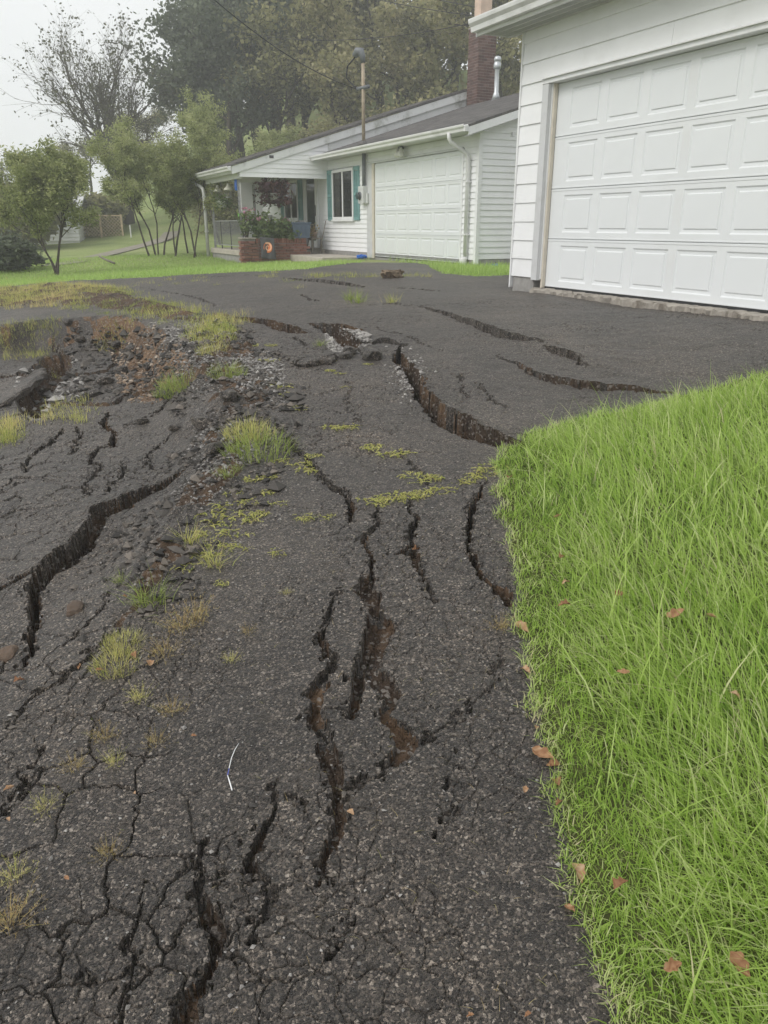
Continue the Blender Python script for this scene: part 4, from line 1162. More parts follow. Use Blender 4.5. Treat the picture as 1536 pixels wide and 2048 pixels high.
# porch
porch = empty('porch', (0, 0, 0)); porch.parent = house
MB().box(-6.62, -3.42, -2.62, -.014, 0.79, 0.93).build('floor_slab', 'slab', porch, bevel=.006)
MB().box(-6.58, -3.45, -2.585, -.2, 0.40, 0.79).build('skirt_wall', 'block', porch)
def iron_post(x, y):
    m = MB()
    for dx, dy in ((-.07, 0), (.07, 0)):
        m.box(x + dx - .014, x + dx + .014, y - .014, y + .014, .93, 2.78)
    zz = 1.0
    while zz < 2.7:
        m.tube([(x - .07, y, zz), (x + .0, y, zz + .07), (x + .07, y, zz)], .008, 5)
        m.tube([(x - .07, y, zz + .16), (x + .0, y, zz + .09), (x + .07, y, zz + .16)], .008, 5)
        zz += .17
    return m.build('iron_post', 'grey_iron', porch)
iron_post(-6.36, -2.53); iron_post(-3.40, -2.53); iron_post(-6.36, -1.2)
rail = empty('railing', (0, 0, 0)); rail.parent = house
MB().box(-6.30, -3.46, -2.55, -2.51, 1.70, 1.725).build('top_rail', 'grey_iron', rail)
MB().box(-6.30, -3.46, -2.545, -2.515, 1.03, 1.05).build('bottom_rail', 'grey_iron', rail)
bal = MB(); bal.box(-.007, .007, -.007, .007, 1.051, 1.699); balm = bal.mesh('baluster'); balm.materials.append(M['grey_iron'])
for i in range(26):
    link_mesh('baluster', balm, None, rail, (-6.22 + i * .105, -2.53, 0))
for x in (-5.55, -4.5):
    MB().box(x - .014, x + .014, -2.544, -2.516, .931, 1.72).build('rail_post', 'iron', rail)
MB().box(-4.3, -0.45, -1.30, -.013, 0.62, 0.815).build('walk_slab', 'slab', house, bevel=.01)

# brick planter
plant = empty('brick_planter', (0, 0, 0)); plant.parent = house
MB().box(-3.36, -2.935, -2.28, -.80, 0.45, 1.12).build('mortar_core', 'mortar', plant)
MB().box(-3.26, -2.965, -2.62, -2.29, 0.45, 1.235).build('mortar_core', 'mortar', plant)
bm_p = brick_mesh(0.196, 0.09, 0.064); bm_p.materials.append(M['brick'])
bm_s = brick_mesh(0.064, 0.09, 0.125); bm_s.materials.append(M['brick'])
def courses(fixed, a0, a1, z0, n, face):
    for r in range(n):
        p = a0 - (0.103 if r % 2 else 0)
        while p < a1 - .02:
            c = p + .098
            if c - .098 > a0 - .11 and c < a1 + .03:
                j = random.uniform(-.004, .004)
                if face == 'x': link_mesh('brick', bm_p, None, plant, (fixed + j, c, z0 + r * .076), (0, 0, math.pi / 2))
                else: link_mesh('brick', bm_p, None, plant, (c, fixed + j, z0 + r * .076))
            p += .206
courses(-2.945, -2.22, -.80, .62, 7, 'x')
yy = -2.24
while yy < -.80:
    link_mesh('brick', bm_s, None, plant, (-2.945 + random.uniform(-.004, .004), yy, 1.186), (0, 0, math.pi / 2)); yy += .074
courses(-2.975 + .02, -2.60, -2.32, .62, 8, 'x')
courses(-2.61, -3.24, -2.95, .62, 8, 'y')
MB().box(-3.29, -2.90, -2.67, -2.26, 1.236, 1.275).build('pier_cap', 'concrete', plant, bevel=.008)
MB().box(-3.34, -2.99, -2.25, -.84, 1.12, 1.17).build('planting_soil', 'soil', plant)

# ------------------------------------------------------------------ grass
def blades(P, L, W, az, lean, tint, curl=0.35, nseg=3):
    """many curved tapering blades as one vertex/face set"""
    n = len(P)
    ts = np.linspace(0, 1, nseg + 1)
    d = np.stack([np.cos(az), np.sin(az), np.zeros(n)], 1)
    side = np.stack([-np.sin(az), np.cos(az), np.zeros(n)], 1)
    tw = rng.uniform(-.9, .9, n)
    side = side * np.cos(tw)[:, None] + d * np.sin(tw)[:, None]
    rows = []
    for i, t in enumerate(ts):
        c = P + d * (L * lean * (0.35 * t + 0.65 * t * t))[:, None]
        c = c + np.array([0, 0, 1.0]) * (L * (t * np.sqrt(np.clip(1 - lean ** 2 * .75, .08, 1)) - curl * lean * t * t * 0.55))[:, None]
        wd = W * (1.0 - t ** 1.6) * (1 if i < nseg else 0)
        if i < nseg:
            rows.append(c - side * wd[:, None] / 2); rows.append(c + side * wd[:, None] / 2)
        else:
            rows.append(c)
    m = 2 * nseg + 1
    V = np.stack(rows, 1).reshape(-1, 3)
    b = (np.arange(n) * m)[:, None]
    quads = [b + np.array([[2 * i, 2 * i + 1, 2 * i + 3, 2 * i + 2]]) for i in range(nseg - 1)]
    Q = np.concatenate(quads) if quads else np.zeros((0, 4), int)
    T = b + np.array([[2 * nseg - 2, 2 * nseg - 1, 2 * nseg]])
    F = ([Q] if len(Q) else []) + [T]
    return V, F, np.repeat(tint, m)

def merge(parts):
    Vs, Ts, byn, off = [], [], {}, 0
    for V, F, t in parts:
        Vs.append(V); Ts.append(t)
        for f in F: byn.setdefault(f.shape[1], []).append(f + off)
        off += len(V)
    return np.concatenate(Vs), [np.concatenate(v) for v in byn.values()], np.concatenate(Ts)

def lawn_right():
    pts = []
    for (y0, y1, dens) in ((.75, 1.6, 6800), (1.6, 2.6, 5600), (2.6, 3.8, 3900), (3.8, 6.2, 2700)):
        x0, x1 = 0.25, min(4.6, .66 * y1 + .35)
        n = int((x1 - x0) * (y1 - y0) * dens)
        pts.append(np.stack([rng.uniform(x0, x1, n), rng.uniform(y0, y1, n)], 1))
    p = np.concatenate(pts)
    keep = p[:, 0] < .60 * p[:, 1] + .55
    p = p[keep]
    sd = poly_sd(p[:, 0], p[:, 1], LAWN_R) + 0.06 * fbm(p[:, 0] * 9, p[:, 1] * 9, 103, 3)
    e = -sd
    keep = e > -0.02
    p = p[keep]; e = e[keep]
    n = len(p)
    z = fine_h(p[:, 0], p[:, 1]) - .006
    cl = fbm(p[:, 0] * 2.3, p[:, 1] * 2.3, 105, 3)
    cl2 = fbm(p[:, 0] * 8, p[:, 1] * 8, 107, 2)
    L = 0.030 + 0.025 * rng.random(n) + smooth(0.05, 0.42, e + .07 * cl) * (0.075 + 0.085 * rng.random(n)) * (1 + .35 * cl)
    back = smooth(3.0, 4.4, p[:, 1])
    L = L * (1 + .25 * back)
    long = rng.random(n) < 0.02
    L = np.where(long & (e > .1), L * 1.55, L)
    W = rng.uniform(.0024, .0056, n) * (1 + 0.25 * p[:, 1] / 3)
    wide = rng.random(n) < 0.02
    W = np.where(wide, W * 2.3, W)
    az = math.radians(140) + 1.0 * cl * 1.5 + rng.normal(0, .8, n)
    az = np.where(e < .10, rng.uniform(0, 2 * np.pi, n), az)
    lean = np.clip(rng.normal(.74, .28, n), .1, 1.08)
    tint = np.clip(.40 + .24 * cl + .12 * cl2 + rng.normal(0, .19, n) + .05, 0.02, .82)
    dry = rng.random(n) < 0.035 + .10 * (e < .04)
    tint = np.where(dry, rng.uniform(.8, 1, n), tint)
    A = blades(np.stack([p[:, 0], p[:, 1], z], 1), L, W, az, lean, tint)
    # short dense under-growth, thickest along the mown edge
    n2 = 105000
    q = np.stack([rng.uniform(.25, 3.0, n2), .75 + 4.2 * rng.random(n2) ** 1.5], 1)
    e2 = -poly_sd(q[:, 0], q[:, 1], LAWN_R) + -0.06 * fbm(q[:, 0] * 9, q[:, 1] * 9, 103, 3)
    k2 = (e2 > -.03) & (q[:, 0] < .60 * q[:, 1] + .5) & ((e2 < .45) | (rng.random(n2) < .35))
    q = q[k2]; e2 = e2[k2]; m2 = len(q)
    B = blades(np.stack([q[:, 0], q[:, 1], fine_h(q[:, 0], q[:, 1]) - .004], 1), rng.uniform(.022, .06, m2) * (1 + .2 * q[:, 1] / 3), rng.uniform(.002, .0034, m2) * (1 + .25 * q[:, 1] / 3), rng.uniform(0, 6.28, m2),
               np.clip(rng.normal(.7, .25, m2), .1, 1), np.clip(.34 + .25 * fbm(q[:, 0] * 5, q[:, 1] * 5, 109, 3) + rng.normal(0, .15, m2) + .35 * (e2 < .02), 0, 1), nseg=2)
    # long arching pale blades
    n3 = 4200
    q = np.stack([rng.uniform(.5, 4.2, n3), rng.uniform(.8, 5.6, n3)], 1)
    e3 = -poly_sd(q[:, 0], q[:, 1], LAWN_R)
    q = q[(e3 > .12) & (q[:, 0] < .60 * q[:, 1] + .5)]; m3 = len(q)
    C = blades(np.stack([q[:, 0], q[:, 1], fine_h(q[:, 0], q[:, 1])], 1), rng.uniform(.16, .34, m3), rng.uniform(.003, .0075, m3), rng.uniform(0, 6.28, m3), np.clip(rng.normal(.72, .2, m3), .2, 1), np.clip(rng.normal(.64, .16, m3), 0, .95), curl=.9, nseg=5)
    V, F, t = merge([A, B, C])
    me = np_mesh('lawn_grass', V, F, t)
    tag(link_mesh('lawn_grass', me, 'grass'), 'long bright green grass beside the driveway', 'grass', None, 'stuff')
    print('lawn blades', n)
lawn_right()

def lawn_front():
    n = 90000
    p = np.stack([rng.uniform(-12, 3.2, n), rng.uniform(9.5, 27, n)], 1)
    q = poly_sd(p[:, 0], p[:, 1], LAWN_F) < .08
    q |= poly_sd(p[:, 0], p[:, 1], LAWN_D) < .02
    # keep clear of the buildings
    lx = (p[:, 0] + .2129) * math.cos(RZ) + (p[:, 1] - 20.9) * math.sin(RZ); ly = -(p[:, 0] + .2129) * math.sin(RZ) + (p[:, 1] - 20.9) * math.cos(RZ)
    q &= ~((ly > -.08) & (lx > -9) & (lx < 4.9)) & ~((ly > -2.62) & (lx > -6.7) & (lx < -2.9)) & ~((ly > -1.3) & (lx > -4.4) & (lx < -.4))
    p = p[q]; n = len(p)
    z = fine_h(p[:, 0], p[:, 1]) if n else 0
    out = p[:, 1] > 17.5
    z = np.where(out, surf(p[:, 0], p[:, 1]) - .03, z)
    tall = smooth(.1, .5, fbm(p[:, 0] * .9, p[:, 1] * .9, 113, 3))
    door = poly_sd(p[:, 0], p[:, 1], LAWN_D) < .02
    L = rng.uniform(.05, .10, n) * (1 + .6 * tall) + door * rng.uniform(0, .08, n)
    W = rng.uniform(.008, .016, n)
    V, F, t = blades(np.stack([p[:, 0], p[:, 1], z], 1), L, W, rng.uniform(0, 6.28, n), np.clip(rng.normal(.5, .2, n), .1, .9),
                     np.clip(.5 + .3 * fbm(p[:, 0] * .7, p[:, 1] * .7, 111, 3) + rng.normal(0, .15, n), 0, 1), nseg=1)
    me = np_mesh('front_lawn_grass', V, F, t)
    tag(link_mesh('front_lawn_grass', me, 'lawn_far'), 'short green grass on the lawn before the house', 'grass', None, 'stuff')
lawn_front()

# ------------------------------------------------------------------ weeds growing from the asphalt
def tuft_mesh(kind, seed):
    r = np.random.default_rng(seed)
    if kind == 'spiky':
        n = 70
        rad = np.abs(r.normal(0, .035, n)); a = r.uniform(0, 6.28, n)
        P = np.stack([rad * np.cos(a), rad * np.sin(a), np.zeros(n)], 1)
        return blades(P, r.uniform(.07, .17, n), r.uniform(.002, .0038, n), a + r.normal(0, .5, n), np.clip(r.normal(.7, .2, n), .1, 1), np.clip(r.normal(.45, .22, n), 0, 1))
    if kind == 'bushy':
        n = 420
        rad = .16 * np.sqrt(r.random(n)); a = r.uniform(0, 6.28, n)
        P = np.stack([rad * np.cos(a), rad * np.sin(a), np.zeros(n)], 1)
        return blades(P, r.uniform(.07, .20, n) * (1.15 - rad / .22), r.uniform(.0022, .004, n), a + r.normal(0, .8, n), np.clip(r.normal(.55, .22, n), .05, 1), np.clip(r.normal(.5, .2, n), 0, 1))
    if kind == 'mat':
        parts = []
        for k in range(22):                      # creeping stems with small leaves either side
            a0 = r.uniform(0, 6.28); c = r.uniform(-.075, .075, 2); ln = r.uniform(.03, .09)
            m = 20
            t = np.linspace(0, 1, m)
            aa = a0 + r.normal(0, .6) * t
            P = np.stack([c[0] + ln * t * np.cos(aa), c[1] + ln * t * np.sin(aa), np.full(m, .004) + .012 * np.sin(t * 3)], 1)
            side = np.where(np.arange(m) % 2 == 0, 1.1, -1.1)
            parts.append(blades(P, r.uniform(.007, .014, m), r.uniform(.005, .009, m), aa + side + r.normal(0, .3, m), np.clip(r.normal(.75, .15, m), .2, 1), np.clip(r.normal(.42, .24, m), 0, 1), nseg=2))
        return merge(parts)
    if kind == 'dry':
        parts = []
        n = 55
        a = r.uniform(0, 6.28, n); rad = np.abs(r.normal(0, .03, n))
        P = np.stack([rad * np.cos(a), rad * np.sin(a), np.zeros(n)], 1)
        L = r.uniform(.05, .13, n); lean = np.clip(r.normal(.55, .25, n), .05, 1)
        parts.append(blades(P, L, r.uniform(.0012, .0022, n), a, lean, np.clip(r.normal(.55, .25, n), 0, 1)))
        m = 9                                    # seed heads: short hairs along the upper stem
        for k in range(n):
            t = r.uniform(.45, 1, m)
            d = np.array([math.cos(a[k]), math.sin(a[k]), 0])
            C = P[k] + d * (L[k] * lean[k] * (.35 * t + .65 * t * t))[:, None] + np.array([0, 0, 1]) * (L[k] * (t * math.sqrt(max(.08, 1 - lean[k] ** 2 * .75)) - .35 * lean[k] * t * t * .55))[:, None]
            parts.append(blades(C, r.uniform(.008, .018, m), r.uniform(.0014, .0024, m), r.uniform(0, 6.28, m), r.uniform(.3, 1, m), np.clip(r.normal(.6, .2, m), 0, 1), nseg=1))
        return merge(parts)
TUFT = {}
for kind in ('spiky', 'bushy', 'mat', 'dry'):
    for s in range(3):
        V, F, t = tuft_mesh(kind, 200 + s * 7 + len(kind))
        TUFT[kind, s] = (V, F, t)
_tm = {}
def tuft_object(kind, s, mat):
    key = (kind, s, mat)
    if key not in _tm:
        V, F, t = TUFT[kind, s]
        me = np_mesh('weed_tuft', V, F, t); me.materials.append(M[mat]); _tm[key] = me
    return _tm[key]
def place_weed(u, v, kind, mat, size, label, group=None, name='weed_tuft', i=[0]):
    i[0] += 1
    p = G3(u, v, -.008)
    o = link_mesh(name, tuft_object(kind, i[0] % 3, mat), None, None, p, (0, 0, random.uniform(0, 6.28)), (size, size, size * random.uniform(.85, 1.1)))
    return tag(o, label, 'weed', group)
# the ones that can be singled out
for u, v, kind, mat, size, label in [
    (520, 905, 'bushy', 'weed_green', 1.35, 'largest grass clump on the gravel ridge in mid driveway'),
    (498, 875, 'bushy', 'weed', 1.0, 'yellow-green grass clump just behind the largest clump on the ridge'),
    (455, 750, 'bushy', 'weed_green', 1.0, 'round grass clump at the top of the gravel ridge'),
    (372, 775, 'bushy', 'weed_green', 1.45, 'dense dark green grass growing down the side of the pit'),
    (345, 788, 'bushy', 'weed_green', 1.0, 'lower green grass at the foot of the pit side'),
    (428, 705, 'bushy', 'weed', 1.0, 'pale grass patch beside the gravel above the pit'),
    (440, 665, 'bushy', 'weed_green', 1.1, 'green grass at the inner end of the weedy crest'),
    (310, 1205, 'spiky', 'weed_green', 1.1, 'flat green weed left of the brown dry weeds'),
    (285, 1212, 'spiky', 'weed_green', .8, 'small green weed at the left end of the flat weed'),
    (232, 1330, 'bushy', 'weed', .55, 'fuzzy yellow weed bush on the left asphalt'),
    (248, 1290, 'bushy', 'weed', .5, 'upper half of the fuzzy yellow weed on the left'),
    (430, 1130, 'spiky', 'weed', 1.0, 'spreading yellow-green grass tuft right of the wide left crack'),
    (378, 1085, 'spiky', 'weed', .85, 'pale spiky tuft between the two leftmost ridges'),
    (242, 1168, 'spiky', 'weed_green', .5, 'single green seedling beside the wide left crack'),
    (476, 942, 'spiky', 'weed_green', .55, 'bright broad-leaved seedling below the largest clump'),
    (455, 965, 'spiky', 'weed_green', .7, 'thin grass tuft at the lower end of the gravel ridge'),
    (235, 1648, 'mat', 'weed_green', .22, 'tiny mossy green weed on the near left asphalt'),
    (190, 1420, 'mat', 'weed_green', .42, 'small branching green weed on the left asphalt'),
    (90, 1612, 'dry', 'weed', .5, 'small forked yellow weed near the left edge'),
    (18, 1855, 'dry', 'weed_dry', .8, 'tall straw coloured weed at the lower left edge'),
    (30, 1750, 'dry', 'weed', .6, 'sprawling yellow weed above the tall straw weed at the left edge'),
    (215, 1705, 'dry', 'weed_dry', .45, 'small orange dry weed on the near left asphalt'),
    (280, 1395, 'dry', 'weed', .6, 'yellow tuft with upright blades on the left asphalt'),
    (345, 1420, 'dry', 'weed_dry', .6, 'spidery pale dry weed right of the yellow upright tuft'),
    (148, 1530, 'dry', 'weed_dry', .5, 'thin tan seed stalk on the left asphalt'),
    (230, 1520, 'dry', 'weed', .5, 'bushy tan and green weed above the mossy weed'),
    (210, 1470, 'dry', 'weed_dry', .55, 'low orange weed stalks with a dead leaf caught in them'),
    (312, 1480, 'dry', 'weed_dry', .5, 'faint tan weed in the middle of the left asphalt'),
    (462, 1325, 'dry', 'weed', .42, 'lone yellow weed left of the central crack'),
    (575, 1192, 'dry', 'weed', .3, 'tiny yellow weed above the head of the central crack'),
    (497, 1270, 'dry', 'weed_dry', .4, 'tiny dry weed left of the central crack head'),
    (390, 1240, 'dry', 'weed_dry', 1.0, 'brown matted dry weeds right of the flat green weed'),
    (365, 1262, 'dry', 'weed_dry', .9, 'lower brown matted dry weeds beside the fuzzy yellow bush'),
    (330, 1310, 'dry', 'weed_dry', .8, 'sparse orange dry weeds below the brown matted ones'),
    (1000, 1255, 'dry', 'weed_dry', .6, 'dry straw caught at the lawn edge by the deep corner crack'),
    (700, 600, 'spiky', 'weed_green', 1.5, 'green weed tuft on the far driveway before the house'),
    (716, 606, 'spiky', 'weed_green', 1.6, 'larger green weed tuft right of the far tuft'),
    (785, 606, 'spiky', 'weed', 1.2, 'sparse yellowish tuft on the far crack line'),
    (640, 690, 'spiky', 'weed_green', .9, 'green weed growing beside the loose round slab'),
    (655, 722, 'mat', 'weed', 1.0, 'small yellow weed below the loose round slab'),
]:
    place_weed(u, v, kind, mat, size, label)
# the look-alike small mats
g1 = 'low yellow weed mats on the ridge'
for u, v, s in [(470, 985, .8), (500, 1000, .9), (530, 985, .9), (455, 1010, .9), (492, 1035, 1), (525, 1030, .9), (430, 1030, 1.1), (468, 1060, 1), (500, 1065, .8), (405, 1060, 1), (440, 1085, .8),
                (545, 950, .9), (560, 920, .8), (560, 1005, .7), (512, 960, 1), (480, 1095, .7), (560, 1106, .6), (430, 1045, .9), (415, 1105, .9), (385, 1130, .9), (450, 1165, .6), (505, 1095, .5)]:
    place_weed(u, v, 'mat', 'weed', s * .8, 'low creeping yellow weed mat on the asphalt beside the gravel ridge', g1)
g2 = 'yellow weeds along the seam across the driveway'
for u, v, s in [(745, 1004, .9), (770, 1002, 1), (795, 998, 1), (820, 994, 1), (845, 990, .9), (872, 984, .9), (900, 978, .9), (930, 966, .9), (960, 952, 1.0), (980, 942, 1.1), (760, 1012, .7), (610, 1038, .7), (640, 1036, .7), (668, 1030, .6)]:
    place_weed(u, v, 'mat', 'weed', s * .8, 'yellow creeping weed in the seam running across the driveway to the lawn', g2)
g3 = 'scattered small weeds on the mid driveway'
for u, v, s in [(672, 856, .9), (696, 856, .8), (752, 898, .9), (785, 910, 1.0), (835, 958, .9), (865, 955, .8), (600, 815, .7), (560, 770, .9), (575, 785, .8), (620, 940, .8), (606, 925, .8), (632, 915, .7), (690, 770, .5), (680, 745, .5), (660, 740, .6), (735, 725, .5), (540, 720, .8), (510, 690, .8), (545, 690, .7)]:
    place_weed(u, v, 'mat', 'weed', s, 'scattered small yellow weed flat on the mid driveway asphalt', g3)

def weed_crest():
    """weeds that cover the torn crest above the pit: one uncountable mass"""
    parts = []
    P = []
    for poly, n in ((CREST, 1100),):
        pp = np.asarray(poly)
        x0, x1 = max(pp[:, 0].min(), -9), pp[:, 0].max(); y0, y1 = pp[:, 1].min(), pp[:, 1].max()
        q = np.stack([rng.uniform(x0, x1, n * 4), rng.uniform(y0, y1, n * 4)], 1)
        q = q[(poly_sd(q[:, 0], q[:, 1], poly) < .12) & (fbm(q[:, 0] * 1.6, q[:, 1] * 1.6, 121, 3) > -.02)][:n]
        P.append(q)
    lf = ground_pts([(random.uniform(-30, 700), random.uniform(556, 576)) for _ in range(140)]); P.append(lf[fbm(lf[:, 0] * 1.2, lf[:, 1] * 1.2, 123, 2) > .15])
    pit = ground_pts([(random.uniform(0, 120), random.uniform(640, 720)) for _ in range(70)] + [(random.uniform(200, 250), random.uniform(670, 700)) for _ in range(25)] + [(random.uniform(0, 30), random.uniform(840, 890)) for _ in range(50)]
                      + [(random.uniform(60, 180), random.uniform(795, 845)) for _ in range(40)] + [(random.uniform(600, 860), random.uniform(548, 556)) for _ in range(60)]
                      + [(random.uniform(380, 470), random.uniform(640, 690)) for _ in range(110)] + [(random.uniform(520, 560), random.uniform(545, 556)) for _ in range(12)]); P.append(pit)
    C = np.concatenate(P)
    per = 16
    n = len(C) * per
    q = np.repeat(C, per, 0) + rng.normal(0, .05, (n, 2))
    z = fine_h(q[:, 0], q[:, 1]) - .01
    cl = fbm(q[:, 0] * .8, q[:, 1] * .8, 125, 3)
    V, F, t = blades(np.stack([q[:, 0], q[:, 1], z], 1), rng.uniform(.035, .12, n) * (1 + .5 * cl), rng.uniform(.003, .006, n), rng.uniform(0, 6.28, n), np.clip(rng.normal(.55, .22, n), .05, 1), np.clip(.42 + .5 * cl + rng.normal(0, .2, n), 0, 1), nseg=2)
    me = np_mesh('crest_weeds', V, F, t)
    tag(link_mesh('crest_weeds', me, 'weed'), 'yellowing weeds over the torn crest above the pit', 'weeds', None, 'stuff')
weed_crest()

# ------------------------------------------------------------------ trees
def tube_set(segs, n=5):
    """segs: list of (p0, p1, r0, r1) -> one vertex/face set"""
    P0 = np.array([s[0] for s in segs]); P1 = np.array([s[1] for s in segs]); R0 = np.array([s[2] for s in segs]); R1 = np.array([s[3] for s in segs])
    D = P1 - P0; D /= np.linalg.norm(D, axis=1)[:, None] + 1e-9
    ref = np.where(np.abs(D[:, 2:3]) > .9, np.array([[1.0, 0, 0]]), np.array([[0, 0, 1.0]]))
    U = np.cross(D, ref); U /= np.linalg.norm(U, axis=1)[:, None]
    Wv = np.cross(D, U)
    V = []
    for P, R in ((P0, R0), (P1, R1)):
        for k in range(n):
            a = 2 * math.pi * k / n
            V.append(P + (U * math.cos(a) + Wv * math.sin(a)) * R[:, None])
    V = np.stack(V, 1).reshape(-1, 3)
    b = (np.arange(len(segs)) * 2 * n)[:, None]
    F = np.concatenate([b + np.array([[k, (k + 1) % n, n + (k + 1) % n, n + k]]) for k in range(n)])
    return V, F

def grow(seed, height, trunk_r, stems=1, lean=.15, levels=4, split=(3, 5), spread=.6, up=.25, ratio=.62, first=.35, wob=.18, nseg=5):
    """recursive limbs; returns segments and tip points with directions"""
    r = np.random.default_rng(seed)
    segs, tips = [], []
    def branch(p, d, L, rad, lev):
        pts = [p]; n = nseg if lev < levels - 1 else 3
        cur = p.copy(); dd = d.copy()
        for i in range(n):
            dd = dd + r.normal(0, wob, 3) * (0.6 if lev == 0 else 1) + np.array([0, 0, up * .35 if lev else 0])
            dd /= np.linalg.norm(dd)
            nx = cur + dd * L / n
            r0 = rad * (1 - .6 * i / n); r1 = rad * (1 - .6 * (i + 1) / n)
            segs.append((cur, nx, r0, r1))
            cur = nx; pts.append(cur)
            if lev >= levels - 2: tips.append((cur, dd, lev))
        if lev >= levels - 1: return
        nb = r.integers(split[0], split[1] + 1)
        for k in range(nb):
            t = r.uniform(first if lev == 0 else .25, 1.0)
            i = min(int(t * n), n - 1); f = t * n - i
            bp = pts[i] * (1 - f) + pts[i + 1] * f
            ax = r.normal(0, 1, 3); ax -= ax.dot(dd) * dd; ax /= np.linalg.norm(ax)
            sp = spread * r.uniform(.6, 1.3)
            nd_ = dd * math.cos(sp) + ax * math.sin(sp) + np.array([0, 0, up])
            nd_ /= np.linalg.norm(nd_)
            branch(bp, nd_, L * ratio * r.uniform(.75, 1.15) * (1.15 - .4 * t if lev == 0 else 1), rad * (1 - .55 * t) * .62, lev + 1)
    for s in range(stems):
        a = r.uniform(0, 6.28); ln = lean * r.uniform(.4, 1.2)
        d = np.array([math.cos(a) * ln, math.sin(a) * ln, 1.0]); d /= np.linalg.norm(d)
        base = np.array([r.normal(0, .06), r.normal(0, .06), 0]) if stems > 1 else np.zeros(3)
        branch(base, d, height * .62 * r.uniform(.85, 1.1), trunk_r * (1 if s == 0 else .8), 0)
    return segs, tips

def leaves(tips, per, spread, size, seed, droop=.3, elong=1.7, tint_noise=.9, base=.5):
    r = np.random.default_rng(seed)
    P = np.repeat(np.array([t[0] for t in tips]), per, 0)
    n = len(P)
    P = P + r.normal(0, spread, (n, 3)) * np.array([1, 1, .75])
    a = r.uniform(0, 6.28, n); el = r.normal(-droop, .5, n)
    D = np.stack([np.cos(a) * np.cos(el), np.sin(a) * np.cos(el), np.sin(el)], 1)
    N = r.normal(0, 1, (n, 3)) + np.array([0, 0, .8])
    S = np.cross(D, N); S /= np.linalg.norm(S, axis=1)[:, None] + 1e-9
    sz = size * r.uniform(.6, 1.3, n)
    L = (sz * elong / 2)[:, None]; W = (sz / 2)[:, None]
    V = np.stack([P - D * L, P + S * W - D * L * .1, P + D * L, P - S * W - D * L * .1], 1).reshape(-1, 3)
    F = (np.arange(n) * 4)[:, None] + np.array([[0, 1, 2, 3]])
    cell = r.normal(0, .16, len(tips))
    t = np.clip(base + np.repeat(cell, per) * tint_noise + r.normal(0, .12, n), 0, 1)
    return V, [F], np.repeat(t, 4)

_tree_cache = {}
def tree_meshes(key, build):
    if key not in _tree_cache:
        segs, (V, F, t), lm = build()
        Vt, Ft = tube_set(segs)
        tm = np_mesh('trunk', Vt, [Ft], smooth=True); tm.materials.append(M['bark'])
        cm = np_mesh('crown', V, F, t); cm.materials.append(M[lm])
        _tree_cache[key] = (tm, cm)
    return _tree_cache[key]
def tree(name, key, build, loc, sc, rz, label, group=None, cat='tree'):
    tm, cm = tree_meshes(key, build)
    o = empty(name, loc, rz, label, cat, group)
    o.scale = sc if isinstance(sc, (tuple, list)) else (sc, sc, sc)
    link_mesh('trunk', tm, None, o); link_mesh('crown', cm, None, o)
    return o
def b_locust(seed, stems=1, h=4.6):
    def f():
        segs, tips = grow(seed, h, .045, stems, .35, 4, (5, 7), .58, .16, .56, .42, .16)
        rs = np.random.default_rng(seed + 2); tips = [t for t in tips if rs.random() < .24]
        return segs, leaves(tips, 46, .115, .042, seed + 1, .35, 2.8, 1.5), 'locust'
    return f
def b_forest(seed, mat, h=13, per=20, size=.17, spread=.46, base=.5, split=(4, 6)):
    def f():
        segs, tips = grow(seed, h, .22, 1, .12, 4, split, .72, .10, .52, .18, .15)
        rs = np.random.default_rng(seed + 2); tips = [t for t in tips if rs.random() < .42]
        return segs, leaves(tips, int(per * 2.1), spread * .8, size, seed + 1, .2, 1.5, 1.6, base), mat
    return f
def gz(x, y): return float(surf(np.array([float(x)]), np.array([float(y)]))[0]) - .05

p = at(112, 545, 20); tree('locust_tree', 'loc_multi', b_locust(31, 4, 3.9), (p.x, 20, gz(p.x, 20)), (.78, .78, .78), .4, 'small multi-stemmed tree standing alone on the lawn at far left')
for i, (u, Y, sd_, sc, lab) in enumerate([
    (298, 26, 33, 1.0, 'leftmost slender locust of the row, its trunk leaning right to left'),
    (311, 26.5, 35, 1.02, 'second slender locust from the left in the row by the lawn'),
    (327, 26.2, 37, .98, 'third slender locust from the left with forked trunk'),
    (352, 26, 39, 1.05, 'locust with twin dark trunks in the middle of the row'),
    (376, 28, 33, 1.0, 'locust set a little back behind the end of the row'),
    (388, 25.5, 35, .98, 'locust nearest the porch downspout')]):
    q = at(u, 507, Y)
    tree('locust_tree', 'loc%d' % sd_, b_locust(sd_, 2 if i in (1, 3) else 1, 4.9), (q.x, Y, gz(q.x, Y)), sc * .77, i * 1.3, lab, 'slender locust trees in a row left of the porch')
for i, (u, Y, sc, lab) in enumerate([(440, 33, 1.1, 'yellow-green locust rising behind the left end of the porch roof'), (505, 36, 1.1, 'yellow-green locust rising behind the middle of the porch roof'), (560, 38, 1.05, 'yellow-green locust rising behind the porch gable')]):
    q = at(u, 470, Y)
    tree('locust_tree', ('loc33', 'loc37', 'loc39')[i], b_locust((33, 37, 39)[i], 1, 4.9), (q.x, Y, gz(q.x, Y)), sc, i * 2.1 + .5, lab, 'yellow-green locusts behind the porch roof')
